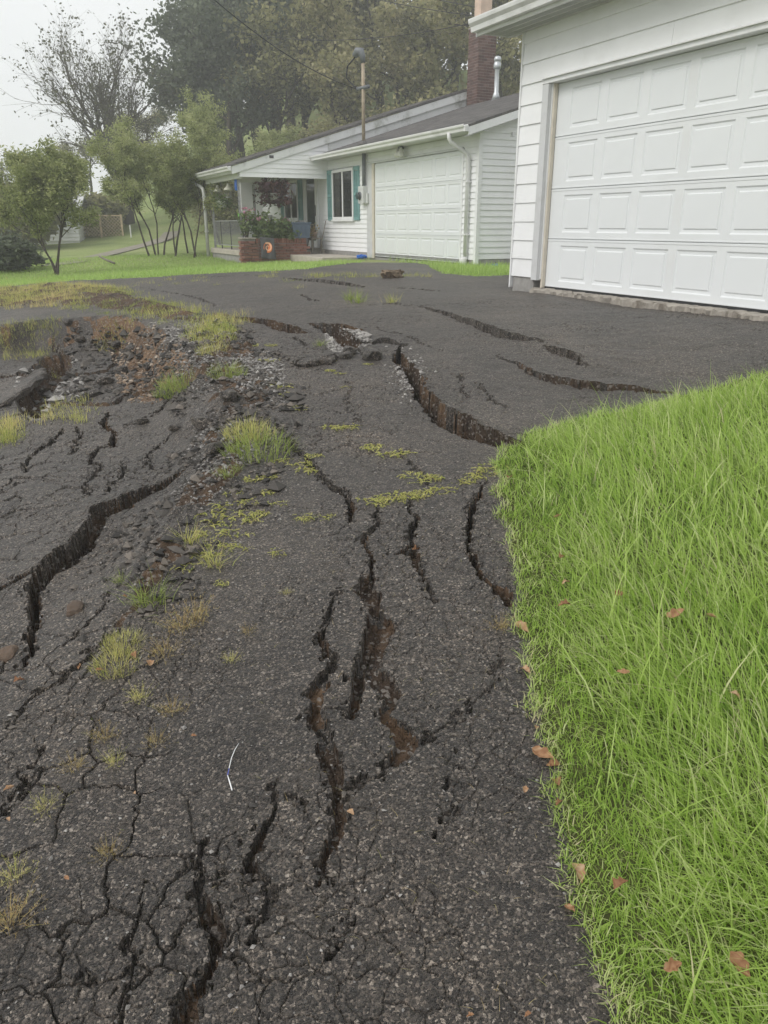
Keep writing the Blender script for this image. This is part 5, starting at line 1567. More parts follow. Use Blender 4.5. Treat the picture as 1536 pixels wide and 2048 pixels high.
# the tall thin-leaved tree against the sky
def b_walnut():
    segs, tips = grow(77, 13.5, .40, 1, .05, 6, (4, 5), .50, .07, .67, .22, .13, 5)
    tips = [t for t in tips if t[2] >= 5]
    sel = np.random.default_rng(5).random(len(tips)) < .36
    return segs, leaves([t for t, s in zip(tips, sel) if s], 2, .12, .095, 78, .4, 1.7), 'walnutleaf'
q = at(262, 470, 46); tree('tall_sparse_tree', 'walnut', b_walnut, (q.x, 46, gz(q.x, 46)), (.92, .92, .90), 1.9, 'tall spreading tree with thin foliage and bare limbs against the sky')
# woods on the hillside
spots = [  # u of the trunk, distance, size, kind
 (450, 44, .95, 'dark'), (490, 47, 1.25, 'dark'), (535, 50, 1.42, 'dark'), (412, 48, .66, 'dark'),
 (560, 52, 1.3, 'ol1'), (545, 46, 1.0, 'ol2'), (620, 48, 1.22, 'ol3'), (590, 58, 1.5, 'ol2'), (670, 54, 1.42, 'ol1'), (655, 44, 1.0, 'ol3'), (720, 50, 1.3, 'ol2'), (765, 56, 1.5, 'ol3'),
 (790, 46, 1.1, 'ol1'), (840, 52, 1.35, 'ol2'), (880, 46, 1.1, 'ol3'), (900, 58, 1.5, 'ol1'), (950, 50, 1.25, 'ol2'), (1000, 44, 1.0, 'ol1'), (1010, 56, 1.42, 'ol3'), (1060, 50, 1.3, 'ol2'), (1100, 46, 1.2, 'ol1'), (1150, 55, 1.4, 'ol3'),
 (700, 64, 1.6, 'ol1'), (820, 66, 1.55, 'ol3'), (620, 66, 1.7, 'ol2'), (560, 60, 1.6, 'dark')]
KB = {'dark': b_forest(51, 'darkleaf', 13, 28, .145, .46), 'ol1': b_forest(53, 'oliveleaf', 12.5), 'ol2': b_forest(57, 'oliveleaf', 13, 18, .17, .5, .36), 'ol3': b_forest(59, 'oliveleaf', 12, 20, .16, .46, .66)}
WOODS = ['dark tree at the left end of the woods, second from the sparse tree', 'tallest dark green tree of the woods, beside the sky', 'dark tree behind the right flank of the tallest dark one', 'lower dark tree nearest the tall sparse tree', 'olive tree right of the dark trees, its top out of frame', 'shorter brownish tree above the left half of the porch roof', 'light green tree above the middle of the porch roof', 'far brownish tree filling the gap behind the porch gable trees', 'tall olive tree left of the service mast', 'lower light green tree just left of the service mast', 'brownish tree directly behind the service mast', 'tall light green tree right of the service mast', 'lower olive tree right of the service mast, near the roof', 'brownish tree above the upper half of the main roof', 'lower light green tree left of the chimney', 'tall olive tree up the slope left of the chimney', 'brownish tree directly behind the chimney', 'lower olive tree behind the vent pipe', 'tall light green tree behind the chimney top', 'brownish tree just left of the near garage gutter', 'olive tree at the right end of the woods behind the garage roof', 'light green tree hidden mostly behind the near garage roof', 'farthest olive tree high on the slope behind the mast', 'farthest light green tree high on the slope over the main roof', 'farthest brownish tree high on the slope over the porch', 'farthest dark tree high on the slope behind the dark group']
for i, (u, Y, sc, kd) in enumerate(spots):
    q = at(u, 450, Y)
    tree('hillside_tree', kd, KB[kd], (q.x, Y, gz(q.x, Y)), (sc * .95, sc * .95, sc), i * 1.7, WOODS[i], {'dark': 'dark trees at the left end of the woods', 'ol1': 'olive trees on the hillside', 'ol2': 'brownish trees on the hillside', 'ol3': 'light green trees on the hillside'}[kd])
# low hazy growth along the far left
for i, (u, Y, sc, kd) in enumerate([(20, 75, .55, 'ol2'), (70, 82, .5, 'ol3'), (150, 70, .42, 'ol1'), (190, 62, .42, 'ol2'), (240, 58, .40, 'ol3'), (-50, 80, .6, 'ol1'), (300, 60, .45, 'ol2')]):
    q = at(u, 450, Y)
    tree('background_tree', kd, KB[kd], (q.x, Y, gz(q.x, Y)), (sc * 1.25, sc * 1.25, sc), i * 2.3, ['low far-off tree above the shed roof at the left edge', 'low far-off tree between the shed and the lone tree', 'low far-off tree right of the lone tree, over the lattice', 'low far-off tree behind the vine-covered lattice', 'low far-off tree seen between the lattice and the locust row', 'far-off tree at the very left edge of the picture', 'low far-off tree behind the locust trunks'][i], 'low trees far off at the left')
def b_bush(seed, mat, sz=.11):
    def f():
        segs, tips = grow(seed, 1.6, .03, 7, .9, 3, (4, 6), .7, .1, .6, .15, .2, 4)
        return segs, leaves(tips, 26, .16, sz, seed + 1, .2, 1.8), mat
    return f
def b_under(seed):
    def f():
        segs, tips = grow(seed, 1.6, .025, 9, .9, 3, (5, 7), .7, .12, .6, .15, .22, 4)
        return segs, leaves(tips, 44, .14, .042, seed + 1, .2, 1.8, 1.5, .45), 'oliveleaf'
    return f
for i, (u, Y, sc, lab) in enumerate([(455, 40, 2.3, 'leafy undergrowth above the left end of the porch roof'), (520, 41, 2.6, 'leafy undergrowth under the dark trees above the porch roof'), (580, 42, 2.8, 'leafy undergrowth above the porch gable'), (640, 41, 3.0, 'leafy undergrowth left of the service mast'),
                                    (700, 42, 3.2, 'leafy undergrowth right behind the service mast'), (770, 42, 3.4, 'leafy undergrowth above the middle of the main roof'), (850, 42, 3.6, 'leafy undergrowth above the upper main roof'), (1010, 38, 3.2, 'leafy undergrowth right of the chimney')]):
    q = at(u, 450, Y)
    tree('undergrowth_bush', ('under2', 'under3')[i % 2], b_under((93, 97)[i % 2]), (q.x, Y, gz(q.x, Y)), (sc * .8, sc * .8, sc * .8), i * 1.1, lab, 'undergrowth along the foot of the woods', 'bush')
q = at(8, 520, 22); tree('bush', 'bush1', b_bush(91, 'darkleaf'), (q.x, 22, gz(q.x, 22)), (.85, .85, .62), 0, 'dark round bush at the far left edge of the lawn', None, 'bush')
q = at(200, 462, 44); tree('bush', 'bush2', b_bush(93, 'oliveleaf', .13), (q.x, 44, gz(q.x, 44)), (1.6, 1.6, 1.3), 1, 'vine-like bush hanging over the tan lattice', None, 'bush')
q = at(40, 470, 36); tree('bush', 'bush3', b_bush(95, 'oliveleaf', .13), (q.x, 36, gz(q.x, 36)), (2.3, 2.0, 1.7), 2, 'wide olive bush in front of the white shed', None, 'bush')

# ------------------------------------------------------------------ far small structures
shed_o = at(158, 475, 40)
shed = empty('shed', (shed_o.x, 40, 0), math.radians(14), 'small white clapboard shed beyond the lone tree at far left', 'shed')
sz0 = shed_o.z - .15
sw = MB(); sw.box(-3.6, 0, 0, 4, sz0 - .3, sz0 + 1.55); sw = sw.build('wall', 'siding', shed)
for i in range(9): lap_board(-3.6, 0.01, sz0 + i * .17, sz0 + (i + 1) * .17, .03, 'x', -.012).build('siding_board', 'siding', sw)
for i in range(9): lap_board(0.0, 4.0, sz0 + i * .17, sz0 + (i + 1) * .17, .03, 'y', .012).build('siding_board', 'siding', sw)
MB().prism([(-.35, sz0 + 1.52), (2.0, sz0 + 2.15), (4.35, sz0 + 1.52), (4.35, sz0 + 1.44), (2.0, sz0 + 2.07), (-.35, sz0 + 1.44)], 'x', -3.9, .3).build('roof', 'old_trim', shed)
window(shed, -.92, -.42, sz0 + .55, sz0 + 1.02, -.045)
lat = empty('lattice_fence', (at(160, 465, 42).x, 42, 0), math.radians(4), 'tan diamond lattice fence right of the white shed', 'fence')
lz = at(200, 473, 42).z
lm = MB()
Lw, Lh = 2.15, 1.0
for sgn in (1, -1):
    k = -Lh
    while k < Lw + Lh:
        a0, a1 = max(0, k), min(Lw, k + Lh)
        if a1 - a0 > .03:
            z0 = (a0 - k) if sgn > 0 else Lh - (a0 - k); z1 = (a1 - k) if sgn > 0 else Lh - (a1 - k)
            lm.tube([(a0, .012 * sgn, lz + z0), (a1, .012 * sgn, lz + z1)], .014, 4)
        k += .17
lm.build('lattice_panel', 'lattice', lat)
for xx in (0, Lw / 2, Lw): MB().box(xx - .04, xx + .04, -.04, .04, lz - .4, lz + Lh + .06).build('post', 'lattice', lat)
MB().box(0.041, Lw - .041, -.03, .03, lz + Lh - .02, lz + Lh + .03).build('top_rail', 'lattice', lat)
q = at(261, 462, 40)
MB().tube([(q.x, 40, q.z - .3), (q.x, 40, q.z + .28)], .035, 8).build('marker_post', 'white_plastic').update_tag()
tag(bpy.data.objects['marker_post'], 'thin white marker post standing right of the lattice', 'post')
# gravel track over the meadow
tp = []
for u, v in [(90, 530), (140, 524), (190, 512), (230, 503), (262, 495), (300, 486), (335, 474), (345, 462)]:
    g = ground_pts([(u, v)])[0]; tp.append(g)
m = MB()
for i in range(len(tp)):
    a = tp[max(i - 1, 0)]; b = tp[min(i + 1, len(tp) - 1)]; d = (b - a) / np.linalg.norm(b - a); nrm = np.array([-d[1], d[0]])
    for s in (-1, 1):
        w = tp[i] + nrm * s * .42
        m.v.append((w[0], w[1], gz(w[0], w[1]) + .035))
m.f = [(2 * i, 2 * i + 1, 2 * i + 3, 2 * i + 2) for i in range(len(tp) - 1)]
tag(m.build('path', 'track'), 'pale gravel track crossing the meadow', None, None, 'structure')
g = G3(214, 527)
sk = MB(); sk.tube([(g.x - .25, g.y + .18, g.z + .19), (g.x, g.y, g.z + .10), (g.x + .28, g.y - .2, g.z + .02)], [.022, .03, .032], 7)
tag(sk.build('stick', 'wood_grey', None, True), 'short pale stick lying on the lawn under the locusts', 'stick')

# ------------------------------------------------------------------ wires
def hl(x, y, z): return house.matrix_basis @ Vector((x, y, z))
bpy.context.view_layer.update()
house_m = Matrix.Translation(house.location) @ Matrix.Rotation(RZ, 4, 'Z')
def hw3(x, y, z): return house_m @ Vector((x, y, z))
def wire(name, a, b, sag, r, label, n=24):
    pts = []
    for i in range(n + 1):
        t = i / n
        p = a.lerp(b, t); p.z -= sag * 4 * t * (1 - t); pts.append(p)
    m = MB(); m.tube(pts, r, 5)
    return tag(m.build(name, 'rubber', None, True), label, 'cable')
a = hw3(-.62, -.20, 4.73)
wire('service_cable', a, at(395, -30, 17), .22, .011, 'thick overhead cable running from the roof mast up to the left')
wire('overhead_wire', at(560, -60, 38), at(1010, 38, 26), .25, .012, 'uppermost thin wire crossing in front of the woods to the chimney')
wire('overhead_wire', at(470, 62, 40), at(1015, 30, 27), .5, .012, 'lower thin wire crossing in front of the woods')
wire('overhead_wire', at(760, -40, 34), at(1015, 22, 26), .15, .012, 'short thin wire between the other two near the chimney top')

# ------------------------------------------------------------------ porch belongings
def house_thing(name, x, y, z, label, cat, group=None, rz=0.0):
    p = hw3(x, y, z)
    return empty(name, p, RZ + rz, label, cat, group)
for (x, lab) in ((-5.95, 'cream bell-shaped lantern hanging nearest the porch downspout'), (-4.75, 'cream bell-shaped lantern hanging right of the other one')):
    t = house_thing('hanging_lantern', x, -2.45, 2.78, lab, 'lantern', 'bell lanterns under the porch eave')
    MB().lathe([(0.13, -.24), (0.135, -.22), (0.10, -.17), (0.045, -.13), (0.03, -.06), (0.012, -.05)], (0, 0, 0), 14).build('shade', 'lamp_white', t, True)
    MB().tube([(0, 0, 0), (0, 0, -.06)], .006, 5).build('hook', 'iron', t)
    m = MB()
    for k in range(6):
        aa = k * math.pi / 3; m.tube([(.075 * math.cos(aa), .075 * math.sin(aa), -.24), (.075 * math.cos(aa), .075 * math.sin(aa), -.42)], .006, 5)
    m.lathe([(0.08, -.44), (0.08, -.42)], (0, 0, 0), 12); m.build('cage', 'grey_iron', t)
t = house_thing('hanging_tube', -3.82, -2.45, 2.86, 'blue tube-shaped feeder hanging beside the porch post', 'feeder')
MB().lathe([(0.02, 0), (0.07, -.02), (0.075, -.33), (0.06, -.36)], (0, 0, 0), 12).build('tube', 'blue_plastic', t, True)
MB().tube([(0, 0, .04), (0, 0, -.02)], .006, 5).build('hook', 'iron', t)

def leaf_cloud(n, rad, size, seed, stems=20, up=.5, base=.5):
    r = np.random.default_rng(seed)
    tips = []; segs = []
    for k in range(stems):
        a = r.uniform(0, 6.28); rr = math.sqrt(r.random())
        e = np.array([rad[0] * rr * math.cos(a), rad[1] * rr * math.sin(a), rad[2] * r.uniform(.35, 1)])
        b = np.array([e[0] * .25, e[1] * .25, 0]); mid = (b + e) / 2 + r.normal(0, .03, 3)
        segs += [(b, mid, .008, .006), (mid, e, .006, .004)]
        for q in np.linspace(.3, 1, 6): tips.append((b + (e - b) * q, None, 0))
    return segs, leaves(tips, max(1, n // len(tips)), size * 1.1, size, seed + 3, .1, 1.9, 1.0, base)
def plant_thing(name, loc, rad, n, size, mat, seed, label, cat='plant', pot=None, stems=20, flip=False, base=.5, petals=0):
    t = house_thing(name, loc[0], loc[1], loc[2], label, cat)
    segs, (V, F, tt) = leaf_cloud(n, rad, size, seed, stems, base=base)
    if flip: V = V * np.array([1, 1, -1])
    me = np_mesh('foliage', V, F, tt); link_mesh('foliage', me, mat, t)
    Vt, Ft = tube_set(segs, 4)
    if flip: Vt = Vt * np.array([1, 1, -1])
    me = np_mesh('stems', Vt, [Ft]); link_mesh('stems', me, 'flowerleaf' if False else 'bark', t)
    if petals:
        r = np.random.default_rng(seed + 9)
        tips = [(np.array([rad[0] * r.normal(0, .5), rad[1] * r.normal(0, .5), rad[2] * r.uniform(.6, 1.05) * (-1 if flip else 1)]), None, 0) for _ in range(petals)]
        V, F, tt = leaves(tips, 9, .022, .045, seed + 11, 0, 1.1)
        me = np_mesh('blossoms', V, F, tt); link_mesh('blossoms', me, 'pink', t)
    if pot:
        r0, h, pm, dz = pot
        MB().lathe([(r0 * .7, dz), (r0, dz + h), (r0 * 1.06, dz + h), (r0 * 1.06, dz + h - .02), (r0 * .92, dz + h - .03)], (0, 0, 0), 16).build('pot', pm, t, True)
    return t
plant_thing('planter_shrub', (-3.15, -2.0, 1.15), (.33, .35, .72), 900, .075, 'flowerleaf', 301, 'leafy green shrub filling the left of the brick planter', petals=6)
plant_thing('planter_shrub', (-3.15, -1.55, 1.15), (.30, .33, .62), 900, .07, 'flowerleaf', 303, 'leafy green shrub filling the middle of the brick planter', petals=0)
plant_thing('planter_shrub', (-3.1, -1.18, 1.15), (.26, .25, .45), 500, .07, 'flowerleaf', 305, 'lower green plant by the plastic tub in the planter')
plant_thing('trailing_plant', (-3.2, -2.45, 1.27), (.22, .2, .75), 320, .06, 'flowerleaf', 307, 'tall thin plant climbing the porch post over the brick pier', petals=14)
def hang_plant(loc, label, mat, seed, rad, n, size, drop, petals=0, potm='white_plastic'):
    t = plant_thing('hanging_basket', loc, rad, n, size, mat, seed, label, 'basket', (0.17, .17, potm, -.12), petals=petals)
    for k in range(3):
        aa = k * 2.09
        MB().tube([(0, 0, drop), (.16 * math.cos(aa), .16 * math.sin(aa), .05)], .005, 5).build('hanger', 'iron', t)
    segs, (V, F, tt) = leaf_cloud(n // 2, (rad[0] * 1.15, rad[1] * 1.15, rad[2] * .8), size, seed + 50)
    V = V * np.array([1, 1, -1]); me = np_mesh('trailing_foliage', V, F, tt); link_mesh('trailing_foliage', me, mat, t)
    return t
hang_plant((-3.35, -1.55, 2.38), 'large hanging basket of dark red foliage in the porch opening', 'purpleleaf', 311, (.42, .42, .35), 620, .075, .48)
hang_plant((-5.6, -2.45, 2.22), 'white hanging pot with trailing plant left of the porch posts', 'flowerleaf', 313, (.26, .26, .18), 200, .06, .6)
hang_plant((-5.2, -1.0, 2.35), 'hanging basket with pale spiky foliage before the porch window', 'flowerleaf', 315, (.36, .36, .34), 330, .06, .5)
t = house_thing('plant_tray', -4.05, -2.30, 1.80, 'lime green plastic tray on the porch rail', 'tray')
MB().prism([(-.16, 0), (.16, 0), (.2, .09), (-.2, .09)], 'y', -.06, .06).build('tray_body', 'green_plastic', t); MB().box(-.21, .21, -.07, .07, .09, .105).build('rim', 'green_plastic', t)
MB().box(-.02, .02, -.02, .02, -.87, -.001).build('stand_leg', 'iron', t)
t = house_thing('watering_can', -4.25, -2.1, 1.62, 'pale grey watering can on a stand behind the railing', 'can')
MB().lathe([(0.10, 0), (0.11, .02), (0.095, .17), (0.05, .19)], (0, 0, 0), 14).build('body', 'meter', t, True)
MB().tube([(.08, 0, .05), (.18, 0, .13), (.24, 0, .22)], [.02, .014, .02], 7).build('spout', 'meter', t, True)
MB().tube([(-.08, 0, .16), (-.15, 0, .2), (-.16, 0, .1), (-.1, 0, .04)], .01, 6).build('handle', 'meter', t, True)
MB().lathe([(0.14, -.69), (0.02, -.66), (0.02, -.03), (0.16, -.02), (0.16, -.002)], (0, 0, 0), 12).build('stand', 'wood_grey', t, True)
t = house_thing('porch_chair', -4.7, -1.5, .93, 'grey chair standing on the porch behind the railing', 'chair')
MB().box(-.24, .24, -.24, .24, .42, .46).build('seat', 'grey_iron', t); MB().box(-.24, .24, .22, .25, .46, .95).build('backrest', 'grey_iron', t)
for sx in (-.21, .21):
    for sy in (-.21, .21): MB().box(sx - .015, sx + .015, sy - .015, sy + .015, 0, .42).build('leg', 'grey_iron', t)
# slate blue plastic tub on the planter end
t = house_thing('storage_tub', -3.10, -.93, 1.25, 'slate blue plastic storage tub standing on the end of the brick planter', 'tub')
m = MB()
def frus(m, a0, b0, a1, b1, z0, z1): m.add([(-a0, -b0, z0), (a0, -b0, z0), (a0, b0, z0), (-a0, b0, z0), (-a1, -b1, z1), (a1, -b1, z1), (a1, b1, z1), (-a1, b1, z1)], [(0, 3, 2, 1), (4, 5, 6, 7), (0, 1, 5, 4), (1, 2, 6, 5), (2, 3, 7, 6), (3, 0, 4, 7)])
frus(m, .20, .24, .225, .275, 0, .38)
m.build('body', 'tote', t, bevel=.02)
m = MB(); m.box(-.24, .24, -.29, .29, .381, .42); m.build('lid', 'tote', t, bevel=.012)
for yy in (-.12, 0.0, .12): MB().box(.212, .232, yy - .012, yy + .012, .06, .34).build('rib', 'tote', t)
MB().box(-.05, .05, -.30, -.276, .28, .34).build('handle', 'tote', t)
plant_thing('pink_flowers', (-3.12, -1.35, 1.15), (.10, .12, .62), 60, .05, 'flowerleaf', 321, 'pink flowers standing left of the blue tub', 'flowers', petals=26, stems=8)
t = house_thing('bundled_cover', -3.55, -.75, 1.23, 'dark bundled cover behind the blue tub', 'cover')
V = []; r = np.random.default_rng(8)
m = MB(); m.lathe([(0.20, -.28), (0.26, -.1), (0.27, .2), (0.25, .30), (0.20, .38), (0.10, .44), (0.02, .45)], (0, 0, 0), 12)
me = m.mesh('cloth', True)
for v in me.vertices: v.co += Vector(r.normal(0, .02, 3))
link_mesh('cloth', me, 'grey_iron', t)
MB().box(-.15, .15, -.15, .15, -.30, -.02).build('base_box', 'grey_iron', t)
# garden flag with an orange swirl
t = house_thing('garden_flag', -2.72, -2.02, .64, 'charcoal garden flag with orange swirl before the brick pier', 'flag', rz=math.radians(62))
m = MB(); m.tube([(-.23, 0, 0), (-.23, 0, .70), (-.2, 0, .72), (.20, 0, .66)], .006, 6); m.build('stand', 'iron', t)
NX, NZ = 14, 18
V, F = [], []
for j in range(NZ + 1):
    for i in range(NX + 1):
        x = -.20 + .40 * i / NX + .03 * j / NZ; zz = .66 - .56 * j / NZ - .04 * i / NX
        V.append((x, .012 * math.sin(i * .7 + j * .25) - .0, zz))
for j in range(NZ):
    for i in range(NX): F.append((j * (NX + 1) + i, j * (NX + 1) + i + 1, (j + 1) * (NX + 1) + i + 1, (j + 1) * (NX + 1) + i))
m = MB(); m.add(V, F); cl = m.build('cloth', 'flag_dark', t, True)
sm = cl.modifiers.new('thick', 'SOLIDIFY'); sm.thickness = .003
m = MB()
ring = []
def fx(x, zz, off):
    i = (x + .2) / .4 * NX; j = (.66 - zz) / .56 * NZ
    return (x, .012 * math.sin(i * .7 + j * .25) - off, zz)
m.add([fx(.02, .38, .006)] + [fx(.02 + .12 * math.cos(a_), .38 + .14 * math.sin(a_), .006) for a_ in np.linspace(0, 2 * math.pi, 25)[:-1]], [(0, i + 1, (i + 1) % 24 + 1) for i in range(24)])
m.build('orange_disc', 'flag_orange', t)
m = MB(); vs, fs = [], []
for i, a_ in enumerate(np.linspace(.4, 8.4, 46)):
    rr = .015 + .0115 * a_; w = .005 + .002 * a_
    for s in (-1, 1): vs.append(fx(.02 + (rr + s * w) * math.cos(a_), .38 + 1.1 * (rr + s * w) * math.sin(a_), .010))
fs = [(2 * i, 2 * i + 1, 2 * i + 3, 2 * i + 2) for i in range(45)]
m.add(vs, fs); m.build('swirl', 'flag_peach', t)
# bench with a dry plant, cane
t = house_thing('plant_bench', -3.55, -.35, .815, 'low grey wooden bench beside the storm door', 'bench')
MB().box(-.42, .34, -.17, .17, .40, .44).build('seat', 'wood_grey', t)
for sx in (-.38, .30):
    for sy in (-.14, .14): MB().box(sx - .025, sx + .025, sy - .025, sy + .025, 0, .399).build('leg', 'wood_grey', t)
MB().box(-.36, .28, -.14, .14, .12, .15).build('shelf', 'wood_grey', t)
plant_thing('potted_plant', (-3.45, -.35, 1.255), (.15, .15, .42), 60, .05, 'weed_dry', 331, 'brown dried plant in a pot on the bench', pot=(0.10, .16, 'clay', 0.0))
t = house_thing('frame_sign', -3.75, -.36, 1.258, 'small framed panel leaning on the bench beside the dried plant', 'panel')
MB().box(-.14, .14, -.012, .012, 0, .26).build('panel', 'grey_trim', t); m = MB(); m.box(-.16, .16, -.018, .018, .26, .285); m.box(-.16, -.14, -.018, .018, 0, .26); m.box(.14, .16, -.018, .018, 0, .26); m.build('frame', 'wood_grey', t)
c0 = hw3(-3.12, -.10, 1.72); c1 = hw3(-3.22, -.30, .82)
tag(MB().tube([c0, c1], .014, 7).build('cane', 'wood_grey', None, True), 'thin dark stick leaning against the wall under the left shutter', 'stick')

# ------------------------------------------------------------------ things lying on the ground
def lump(name, mat, loc, size, seed, label, cat, group=None, sub=3, rough=.22, flat=1.0, rz=None, rot=None):
    bm = bmesh.new(); bmesh.ops.create_icosphere(bm, subdivisions=sub, radius=1.0)
    me = bpy.data.meshes.new(name); bm.to_mesh(me); bm.free()
    r = np.random.default_rng(seed); ph = r.uniform(0, 50, 3)
    co = np.array([v.co for v in me.vertices])
    k = 1 + rough * fbm(co[:, 0] * 1.6 + ph[0] + co[:, 2] * 1.1, co[:, 1] * 1.6 + ph[1] + co[:, 2] * .8, seed, 4) * 1.5
    q = np.sign(co) * np.abs(co) ** .75
    co = q * k[:, None] * np.array([size[0], size[1], size[2]])
    me.vertices.foreach_set('co', co.astype(np.float32).ravel())
    a = me.attributes.new('tint', 'FLOAT', 'POINT'); a.data.foreach_set('value', np.full(len(co), r.uniform(.2, .8), np.float32))
    me.update()
    o = link_mesh(name, me, mat, None, loc, rot or (r.uniform(-.25, .25), r.uniform(-.25, .25), r.uniform(0, 6.28) if rz is None else rz))
    return tag(o, label, cat, group)
def broken_slab(name, outline, thick, loc, rot, label, cat, mat='asphalt', seed=0):
    """a broken-off plate of paving with a ragged rim"""
    r = np.random.default_rng(seed)
    pts = []
    n = len(outline)
    for i in range(n):
        a = np.array(outline[i]); b = np.array(outline[(i + 1) % n])
        for t in np.linspace(0, 1, 7)[:-1]: pts.append(a + (b - a) * t + r.normal(0, .012, 2))
    pts = np.array(pts); c = pts.mean(0)
    rings = [(0.0, thick, .0), (.55, thick, .008), (.9, thick - .004, .006), (1.0, thick - .02, .006), (1.02, thick * .5, .01), (.95, 0, .01), (.5, -.005, .01), (0, -.005, 0)]
    V = []; F = []; m = len(pts)
    for s, zz, j in rings:
        for p in pts: V.append((c[0] + (p[0] - c[0]) * s + r.normal(0, j * .5), c[1] + (p[1] - c[1]) * s + r.normal(0, j * .5), zz + r.normal(0, j * .6)))
    for i in range(len(rings) - 1):
        for k in range(m): F.append((i * m + k, i * m + (k + 1) % m, (i + 1) * m + (k + 1) % m, (i + 1) * m + k))
    mb_ = MB(); mb_.add(V, F); me = mb_.mesh(name)
    bm = bmesh.new(); bm.from_mesh(me); bmesh.ops.remove_doubles(bm, verts=bm.verts, dist=.001); bmesh.ops.recalc_face_normals(bm, faces=bm.faces); bm.to_mesh(me); bm.free()
    o = link_mesh(name, me, mat, None, loc, rot)
    return tag(o, label, cat)
p = G3(634, 724)
broken_slab('asphalt_slab', [(-.14, -.10), (.10, -.12), (.17, .0), (.08, .13), (-.12, .12), (-.18, .02)], .06, p + Vector((0, 0, .0)), (.10, -.06, .3), 'loose rounded slab of asphalt lying in the middle of the driveway', 'slab', seed=3)
p0 = G3(18, 812); p1 = G3(82, 738); dv = p1 - p0
broken_slab('asphalt_slab', [(-.26, -.75), (.08, -.85), (.20, -.3), (.24, .35), (.14, .9), (-.12, .85), (-.28, .1)], .08, (p0 + p1) / 2 + Vector((-.10, 0, .03)), (.0, -.30, math.atan2(-dv.x, dv.y)), 'long upturned slab of asphalt on the left edge of the pit', 'slab', seed=5)
for u, v, s, lab in [(160, 680, .07, 'small black asphalt chunk on the slab below the far pit bank'), (138, 648, .06, 'asphalt chunk at the foot of the far pit bank'), (183, 693, .035, 'tiny asphalt chunk on the middle of the sunken paving'),
                     (210, 770, .08, 'asphalt chunk wedged between two slabs in the pit'), (262, 700, .08, 'asphalt lump at the top of the pit soil bank'), (235, 690, .07, 'asphalt lump on the left of the pit soil bank'),
                     (190, 790, .06, 'asphalt lump at the front rim of the pit'), (405, 848, .09, 'rounded asphalt lump on the gravel ridge slope'), (285, 845, .05, 'small black chunk in the crack below the pit'), (350, 858, .05, 'small black chunk on the slope of the gravel ridge'),
                     (150, 785, .05, 'asphalt chunk beside the pale stones in the pit'), (330, 790, .05, 'small clod at the foot of the green pit-side grass'), (300, 735, .06, 'clod halfway up the pit soil bank'), (280, 760, .06, 'clod low on the pit soil bank'), (245, 742, .07, 'dark clod beside the foot of the pit bank'),
                     (460, 800, .07, 'dark broken lump on the upper gravel ridge'), (430, 905, .07, 'dark broken lump on the lower gravel ridge'), (700, 705, .07, 'broken asphalt lump at the near rim of the gravel hole'), (745, 715, .10, 'crumbled asphalt lump between the gravel hole and the long crack'), (690, 715, .06, 'small crumbled piece below the gravel hole'), (930, 872, .06, 'stone standing in the widest crack by the lawn')]:
    lump('asphalt_chunk', 'asphalt', G3(u, v, s * .25), (s, s * .8, s * .62), int(u * 7 + v), lab, 'chunk', 'broken asphalt chunks', 2, .3)
for u, v, s, lab in [(150, 1222, .036, 'brown stone half buried beside the wide left crack'), (14, 1310, .032, 'brown stone at the left edge below the wide crack')]:
    lump('stone', 'clod', G3(u, v, .0), (s * 1.35, s, s * .75), int(u + v), lab, 'stone', None, 3, .25)
p = G3(788, 556)
st = lump('stump', 'stump', p + Vector((0, 0, .05)), (.13, .08, .06), 17, 'gnarled brown root stump on the far driveway before the house door', 'stump', None, 3, .95, rz=.4)
for (u, v, lab) in ((745, 523, 'crumpled blue tarp scrap by the left jamb of the house garage door'), (974, 536, 'crumpled blue tarp scrap in the grass beside the house corner')):
    p = hw3(-.25, -.28, .83) if u < 800 else hw3(5.05, .3, .80)
    bm = bmesh.new(); bmesh.ops.create_icosphere(bm, subdivisions=3, radius=1.0); me = bpy.data.meshes.new('tarp_scrap'); bm.to_mesh(me); bm.free()
    r = np.random.default_rng(int(u)); co = np.array([v_.co for v_ in me.vertices])
    co = co * (1 + .5 * fbm(co[:, 0] * 3 + u, co[:, 1] * 3 + co[:, 2], 5, 3))[:, None] * np.array([.15, .09, .055])
    me.vertices.foreach_set('co', co.astype(np.float32).ravel()); me.update()
    tag(link_mesh('tarp_scrap', me, 'blue_plastic', None, p, (0, 0, .6)), lab, 'tarp')

# dead leaves: curled, each its own piece
def leaf_mesh(seed):
    r = np.random.default_rng(seed)
    n = 9
    V, F = [], []
    curl = r.uniform(7, 16); bend = r.uniform(2, 6); lob = r.uniform(.1, .35); ph = r.uniform(0, 6)
    for i in range(n + 1):
        t = i / n
        w = .42 * math.sin(math.pi * (t ** .8)) * (1 + lob * math.sin(t * 17 + ph)) + .01
        for s in (-1, -.5, 0, .5, 1):
            x = t - .5; y = s * w
            V.append((x, y, curl * .08 * abs(y) ** 1.3 + .10 * math.sin(x * bend + ph) + .03 * math.sin(y * 14 + x * 9)))
    for i in range(n):
        for k in range(4): F.append((i * 5 + k, i * 5 + k + 1, (i + 1) * 5 + k + 1, (i + 1) * 5 + k))
    me = bpy.data.meshes.new('dead_leaf'); me.from_pydata(V, [], F)
    a = me.attributes.new('tint', 'FLOAT', 'POINT'); a.data.foreach_set('value', np.clip(r.uniform(.2, .8) + r.normal(0, .12, len(V)), 0, 1).astype(np.float32))
    me.polygons.foreach_set('use_smooth', [True] * len(F)); me.update(); me.materials.append(M['dead_leaf'])
    return me
LM = [leaf_mesh(400 + i) for i in range(6)]
